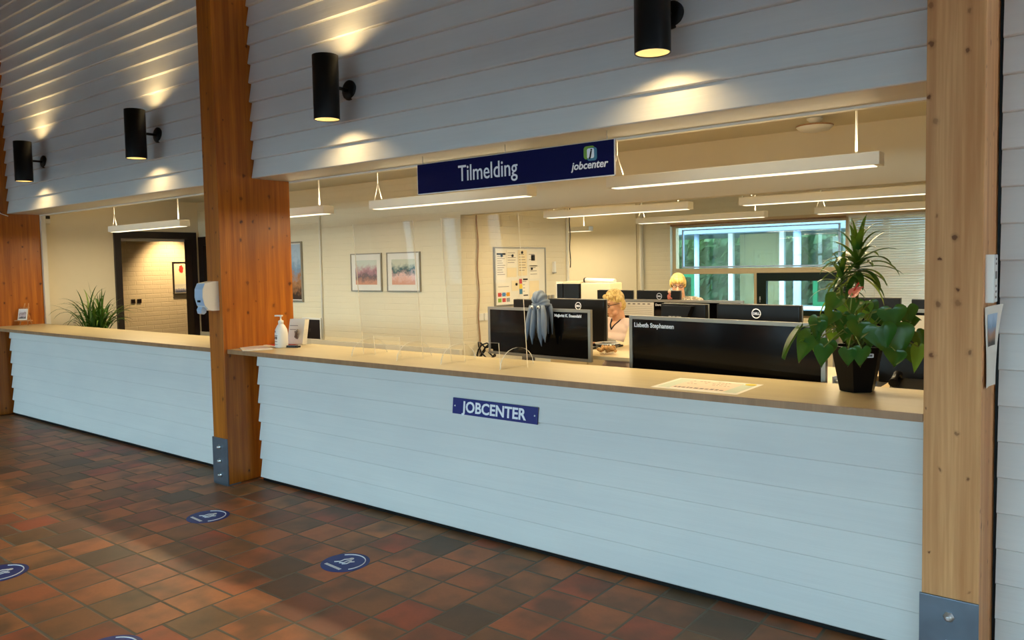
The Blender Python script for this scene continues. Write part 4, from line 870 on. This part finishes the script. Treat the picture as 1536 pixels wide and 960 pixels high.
    for k in range(-10, 11):
        xx = k*.0085; zz = zv+abs(xx)*1.55; hit = bv.ray_cast(V((xx, -1, zz)), V((0, 1, 0)))[0]
        if hit: pts.append(hit+V((0, -.001, 0)))
    g = bmesh.new(); g.from_mesh(me); bmesh.ops.delete(g, geom=[v_ for v_ in g.verts if v_.co.y < .03 and abs(v_.co.x) < .088 and v_.co.z > zv+abs(v_.co.x)*1.55], context='VERTS'); g.to_mesh(me); g.free()
    MB().tube(pts, .0055, 8).build('neckline', 'trouser' if hairstyle == 'short' else top, r)
    b = MB()
    for s in (-1, 1): chain(b, [(s*.09, .03, .48+z), (s*.11, -.42, .475+z)], [.098, .07]); chain(b, [(s*.11, -.42, .465+z), (s*.11, -.365, .11)], [.066, .052])
    b.ball((0, .04, .47+z), (.19, .14, .1), 18); remeshed('trousers', b, 'trouser', r, .01, 4)
    # shoes
    for s in (-1, 1): remeshed('shoe', MB().ball((s*.11, -.44, .04), (.046, .12, .036), 14).ball((s*.11, -.37, .06), (.042, .05, .05), 12), 'black', r, .008, 3)
    # hair
    b = MB(); b.ball(hp(0, .02, .04), (.08, .094, .082), 22, rot=Rh)
    if hairstyle == 'short':
        b.ball(hp(0, .06, -.02), (.071, .055, .07), 16, rot=Rh); b.ball(hp(0, .02, .092), (.066, .07, .036), 16, rot=Rh)
        for k in range(9): b.ball(hp(-.056+.014*k, -.044-.014*math.sin(PI*k/8), .07+.006*math.sin(k*1.9)), (.015, .022, .02), 10, rot=Rh)
        for s in (-1, 1): b.ball(hp(s*.073, .02, .035), (.013, .04, .03), 10, rot=Rh)
    else:
        for s in (-1, 1): b.ball(hp(s*.07, .014, .012), (.018, .055, .05), 14, rot=Rh)
        b.ball(hp(0, .055, -.02), (.074, .062, .07), 16, rot=Rh)
        for k in range(11): b.ball(hp(-.062+.0124*k, -.064-.016*math.sin(PI*k/10), .054+.006*math.sin(k*2.3)), (.013, .017, .03), 10, rot=Rh)
    def strands(co, n):
        d_ = Rh.transposed() @ (co-HC); a = math.atan2(d_.x, -d_.y); return co+n*(.0014*math.sin(a*20+d_.z*25)+.0007*math.sin(a*41))
    remeshed('hair', b, hairmat, r, .0048, 2, strands)
    # face
    for s in (-1, 1):
        MB().ball(hp(s*.031, -.077, .0), (.0095, .007, .005), 10, rot=Rh).build('eye', 'eye', r); MB().ball(hp(s*.031, -.0825, .0), (.005, .0025, .0045), 8, rot=Rh).build('iris', 'iris', r)
        MB().tube([hp(s*.014, -.088, .021), hp(s*.032, -.088, .027), hp(s*.05, -.074, .02)], .003, 6).build('eyebrow', 'lamedge', r)
    MB().tube([hp(-.02, -.087, -.071), hp(-.007, -.0925, -.068), hp(.007, -.0925, -.068), hp(.02, -.087, -.071)], [.002, .0045, .0045, .002], 8).build('lips', 'lip', r)
    g = MB()
    for s in (-1, 1):
        g.tube([hp(s*.033+.022*math.cos(t_*PI/10), -.098+.008*abs(math.cos(t_*PI/10))*(1 if s*math.cos(t_*PI/10) > 0 else .2), -.001+.0135*math.sin(t_*PI/10)) for t_ in range(21)], .0026, 6); g.tube([hp(s*.058, -.088, .004), hp(s*.08, -.02, .004), hp(s*.08, .01, .0)], .0024, 6)
    g.tube([hp(-.009, -.1, .004), hp(.009, -.1, .004)], .0024, 6); g.build('glasses', glasses, r)
    return r
def chair(label, loc, rz, sh):
    r = thing('office_chair', label, 'chair', loc, rz, 'office chairs')
    MB().box((-.23, -.2, sh-.07), (.23, .22, sh), .03).build('seat', 'darkgrey', r); MB().box((-.2, .22, sh+.1), (.2, .27, sh+.5), .025).build('backrest', 'darkgrey', r); MB().box((-.03, .2, sh-.05), (.03, .25, sh+.2), .006).build('back_bracket', 'black', r)
    MB().tube([(0, 0, .08), (0, 0, sh-.07)], .028, 12).build('column', 'grey', r)
    for k in range(5):
        a = 2*PI*k/5+.3; l_ = MB().tube([(0, 0, .09), (.26*math.cos(a), .26*math.sin(a), .06)], [.025, .016], 8).build('leg', 'black', r); MB().lathe([(.026, -.012), (.026, .012)], 14, 'x', (.27*math.cos(a), .27*math.sin(a), .027)).build('caster', 'black', l_)
person('person with short blonde hair, glasses and pale top, in profile at a desk', (-3.15, 5.42, ZO), math.radians(-14), math.radians(-9), 'hair', 'short', 'blouse', 'cardigan', -.03)
chair('office chair under the person in profile', (-3.15, 5.49, ZO), math.radians(-14), .37)
person('person with blonde fringe, glasses and patterned blouse by the window', (-3.32, 6.92, ZO), math.radians(12), math.radians(12), 'hair2', 'fringe', 'pattern', 'pattern', .075)
chair('office chair under the person with the fringe', (-3.32, 7.0, ZO), math.radians(12), .45)

# ------------------------------------------------------------------ courtyard outside the office window
struct(MB().box((-30, YB+.25, -.1), (14, 40, 0)).build('ground', 'grass')); struct(MB().box((-16, YB+.25, 0), (6, 16.6, .02)).build('ground_paving', 'paleconc'))
r = thing('glazed_walkway', 'white framed glazed walkway across the courtyard', 'building', (-5, 15, .02))
MB().box((-6, 0, 0), (5, .25, .62)).build('low_wall', 'bluewall', r); MB().box((-6, -.1, .62), (5, .3, .68)).build('sill', 'white', r)
MB().box((-6, -.5, 2.12), (5, 3.2, 2.28)).build('roof', 'roofgrey', r)
for x in (-5.2, -3.9, -2.7, -1.07, -.04, 1.2, 2.4, 3.6): MB().box((x-.045, .02, .68), (x+.045, .14, 2.12)).build('post', 'white', r)
MB().lathe([(.07, 0), (.07, 2.12)], 14, c=(.385, -.38, 0)).build('round_post', 'bluewhite', r); MB().lathe([(.05, 0), (.05, 2.12)], 14, c=(-1.65, -.3, 0)).build('round_post', 'bluewhite', r)
MB().box((-6, .06, .68), (5, .07, 2.12)).build('pane', 'tintpane', r); MB().box((-6, .04, 1.32), (5, .1, 1.37)).build('transom', 'white', r)
for x0 in (-2.55, .55, 2.0): MB().box((x0, .03, .68), (x0+.08, .12, 1.32)).box((x0+.62, .03, .68), (x0+.70, .12, 1.32)).box((x0+.08, .03, .68), (x0+.62, .12, .76)).box((x0+.08, .03, 1.24), (x0+.62, .12, 1.32)).build('green_frame', 'greenpaint', r)
MB().box((-1.0, .35, .68), (-.1, .37, 2.1)).build('interior_panel', 'interior_panel', r)  # added tan panel stands in for the warm interior behind the glass
r = thing('backdrop', 'tall leafy green hedge added for tree reflections in the glazed walkway', 'backdrop', (-7, 19.0, 0)); q = random.Random(9); b = MB()  # added leaf mass in place of tree reflections, also closing bright sky gaps
for k in range(5200):
    c = V((q.uniform(-8, 8), q.choice((-1, -.9, -.8, 0))*.5+q.uniform(-.1, .1), q.uniform(.1, 3.1))); nn = V((q.gauss(0, 1), -1+q.gauss(0, 1), q.gauss(0, 1)+.5)).normalized(); a = nn.orthogonal().normalized(); s_ = q.uniform(.1, .22); e_ = nn.cross(a)
    b.quad(c-a*s_, c+e_*s_*.55, c+a*s_, c-e_*s_*.55)
b.build('foliage', 'tree', r); MB().box((-8, -.35, 0), (8, .35, 2.9), .1).build('inner_growth', 'tree', r)
def tree(x, y, h, w, n, label, seed):
    r = thing('tree', label, 'tree', (x, y, 0), 0, 'trees beyond the courtyard'); q = random.Random(seed); MB().tube([(0, 0, 0), (.1, 0, h*.35), (0, .1, h*.7)], [.14, .1, .05], 8).build('trunk', 'bark', r); b = MB()
    for k in range(n):
        while True:
            p = V((q.uniform(-1, 1), q.uniform(-1, 1), q.uniform(-1, 1)))
            if .25 < p.length < 1: break
        c = V((p.x*w, p.y*w*.8, h*.55+p.z*h*.5)); nn = V((q.gauss(0, 1), q.gauss(0, 1), q.gauss(0, 1)+.8)).normalized(); a = nn.orthogonal().normalized(); s = q.uniform(.1, .2); e_ = nn.cross(a)
        b.quad(c-a*s, c+e_*s*.5, c+a*s, c-e_*s*.5)
    b.build('foliage', 'tree', r)
tree(-9.0, 22.4, 4.2, 1.7, 2400, 'leafy green tree at the left behind the glazed walkway', 1); tree(-5.3, 22.4, 4.6, 1.7, 2400, 'leafy green tree in the middle behind the glazed walkway', 2); tree(-13.2, 23, 5.0, 2.0, 1800, 'leafy green tree farthest left beyond the courtyard', 3); tree(-1.4, 22.6, 4.6, 1.8, 1800, 'leafy green tree at the right behind the glazed walkway', 4)

# ------------------------------------------------------------------ light
w = bpy.data.worlds.new('sky'); S.world = w; w.use_nodes = True; nt = w.node_tree; bg = nt.nodes['Background']
tc = nt.nodes.new('ShaderNodeTexCoord'); sp = nt.nodes.new('ShaderNodeSeparateXYZ'); nt.links.new(tc.outputs['Generated'], sp.inputs[0])
rp = nt.nodes.new('ShaderNodeValToRGB'); nt.links.new(sp.outputs[2], rp.inputs[0]); rp.color_ramp.elements[0].position = 0.; rp.color_ramp.elements[0].color = (.68, .83, 1., 1); e_ = rp.color_ramp.elements.new(-.0); e_.position = 0.0; rp.color_ramp.elements[1].position = .6; rp.color_ramp.elements[1].color = (.50, .73, 1., 1)
nt.links.new(rp.outputs[0], bg.inputs[0]); bg.inputs[1].default_value = 15.
for i, x in enumerate((-14.75, -10.65, -6.55, -2.45, 1.65)):
    l = bpy.data.lights.new('window_portal', 'AREA'); l.shape = 'RECTANGLE'; l.size = 3.7; l.size_y = 2.4; l.cycles.is_portal = True
    o = bpy.data.objects.new('window_portal', l); C.objects.link(o); o.location = (x, -4.42, 1.3); o.rotation_euler = (PI/2, 0, 0)
l = bpy.data.lights.new('corridor_spot', 'SPOT'); l.energy = 120; l.spot_size = math.radians(80); l.spot_blend = .8; l.color = (1, .72, .38); l.shadow_soft_size = .05
o = bpy.data.objects.new('corridor_spot', l); C.objects.link(o); o.location = (-10.75, 6.05, 2.36); o.rotation_euler = (0, math.radians(28), 0)
S.view_settings.view_transform = 'Standard'; S.view_settings.look = 'None'; S.view_settings.exposure = .12; S.view_settings.gamma = 1.; S.view_settings.use_curve_mapping = False
S.cycles.use_denoising = True; S.cycles.max_bounces = 10; S.cycles.transparent_max_bounces = 24; S.cycles.diffuse_bounces = 6; S.cycles.sample_clamp_indirect = 4.
S.cycles.caustics_reflective = False; S.cycles.caustics_refractive = False
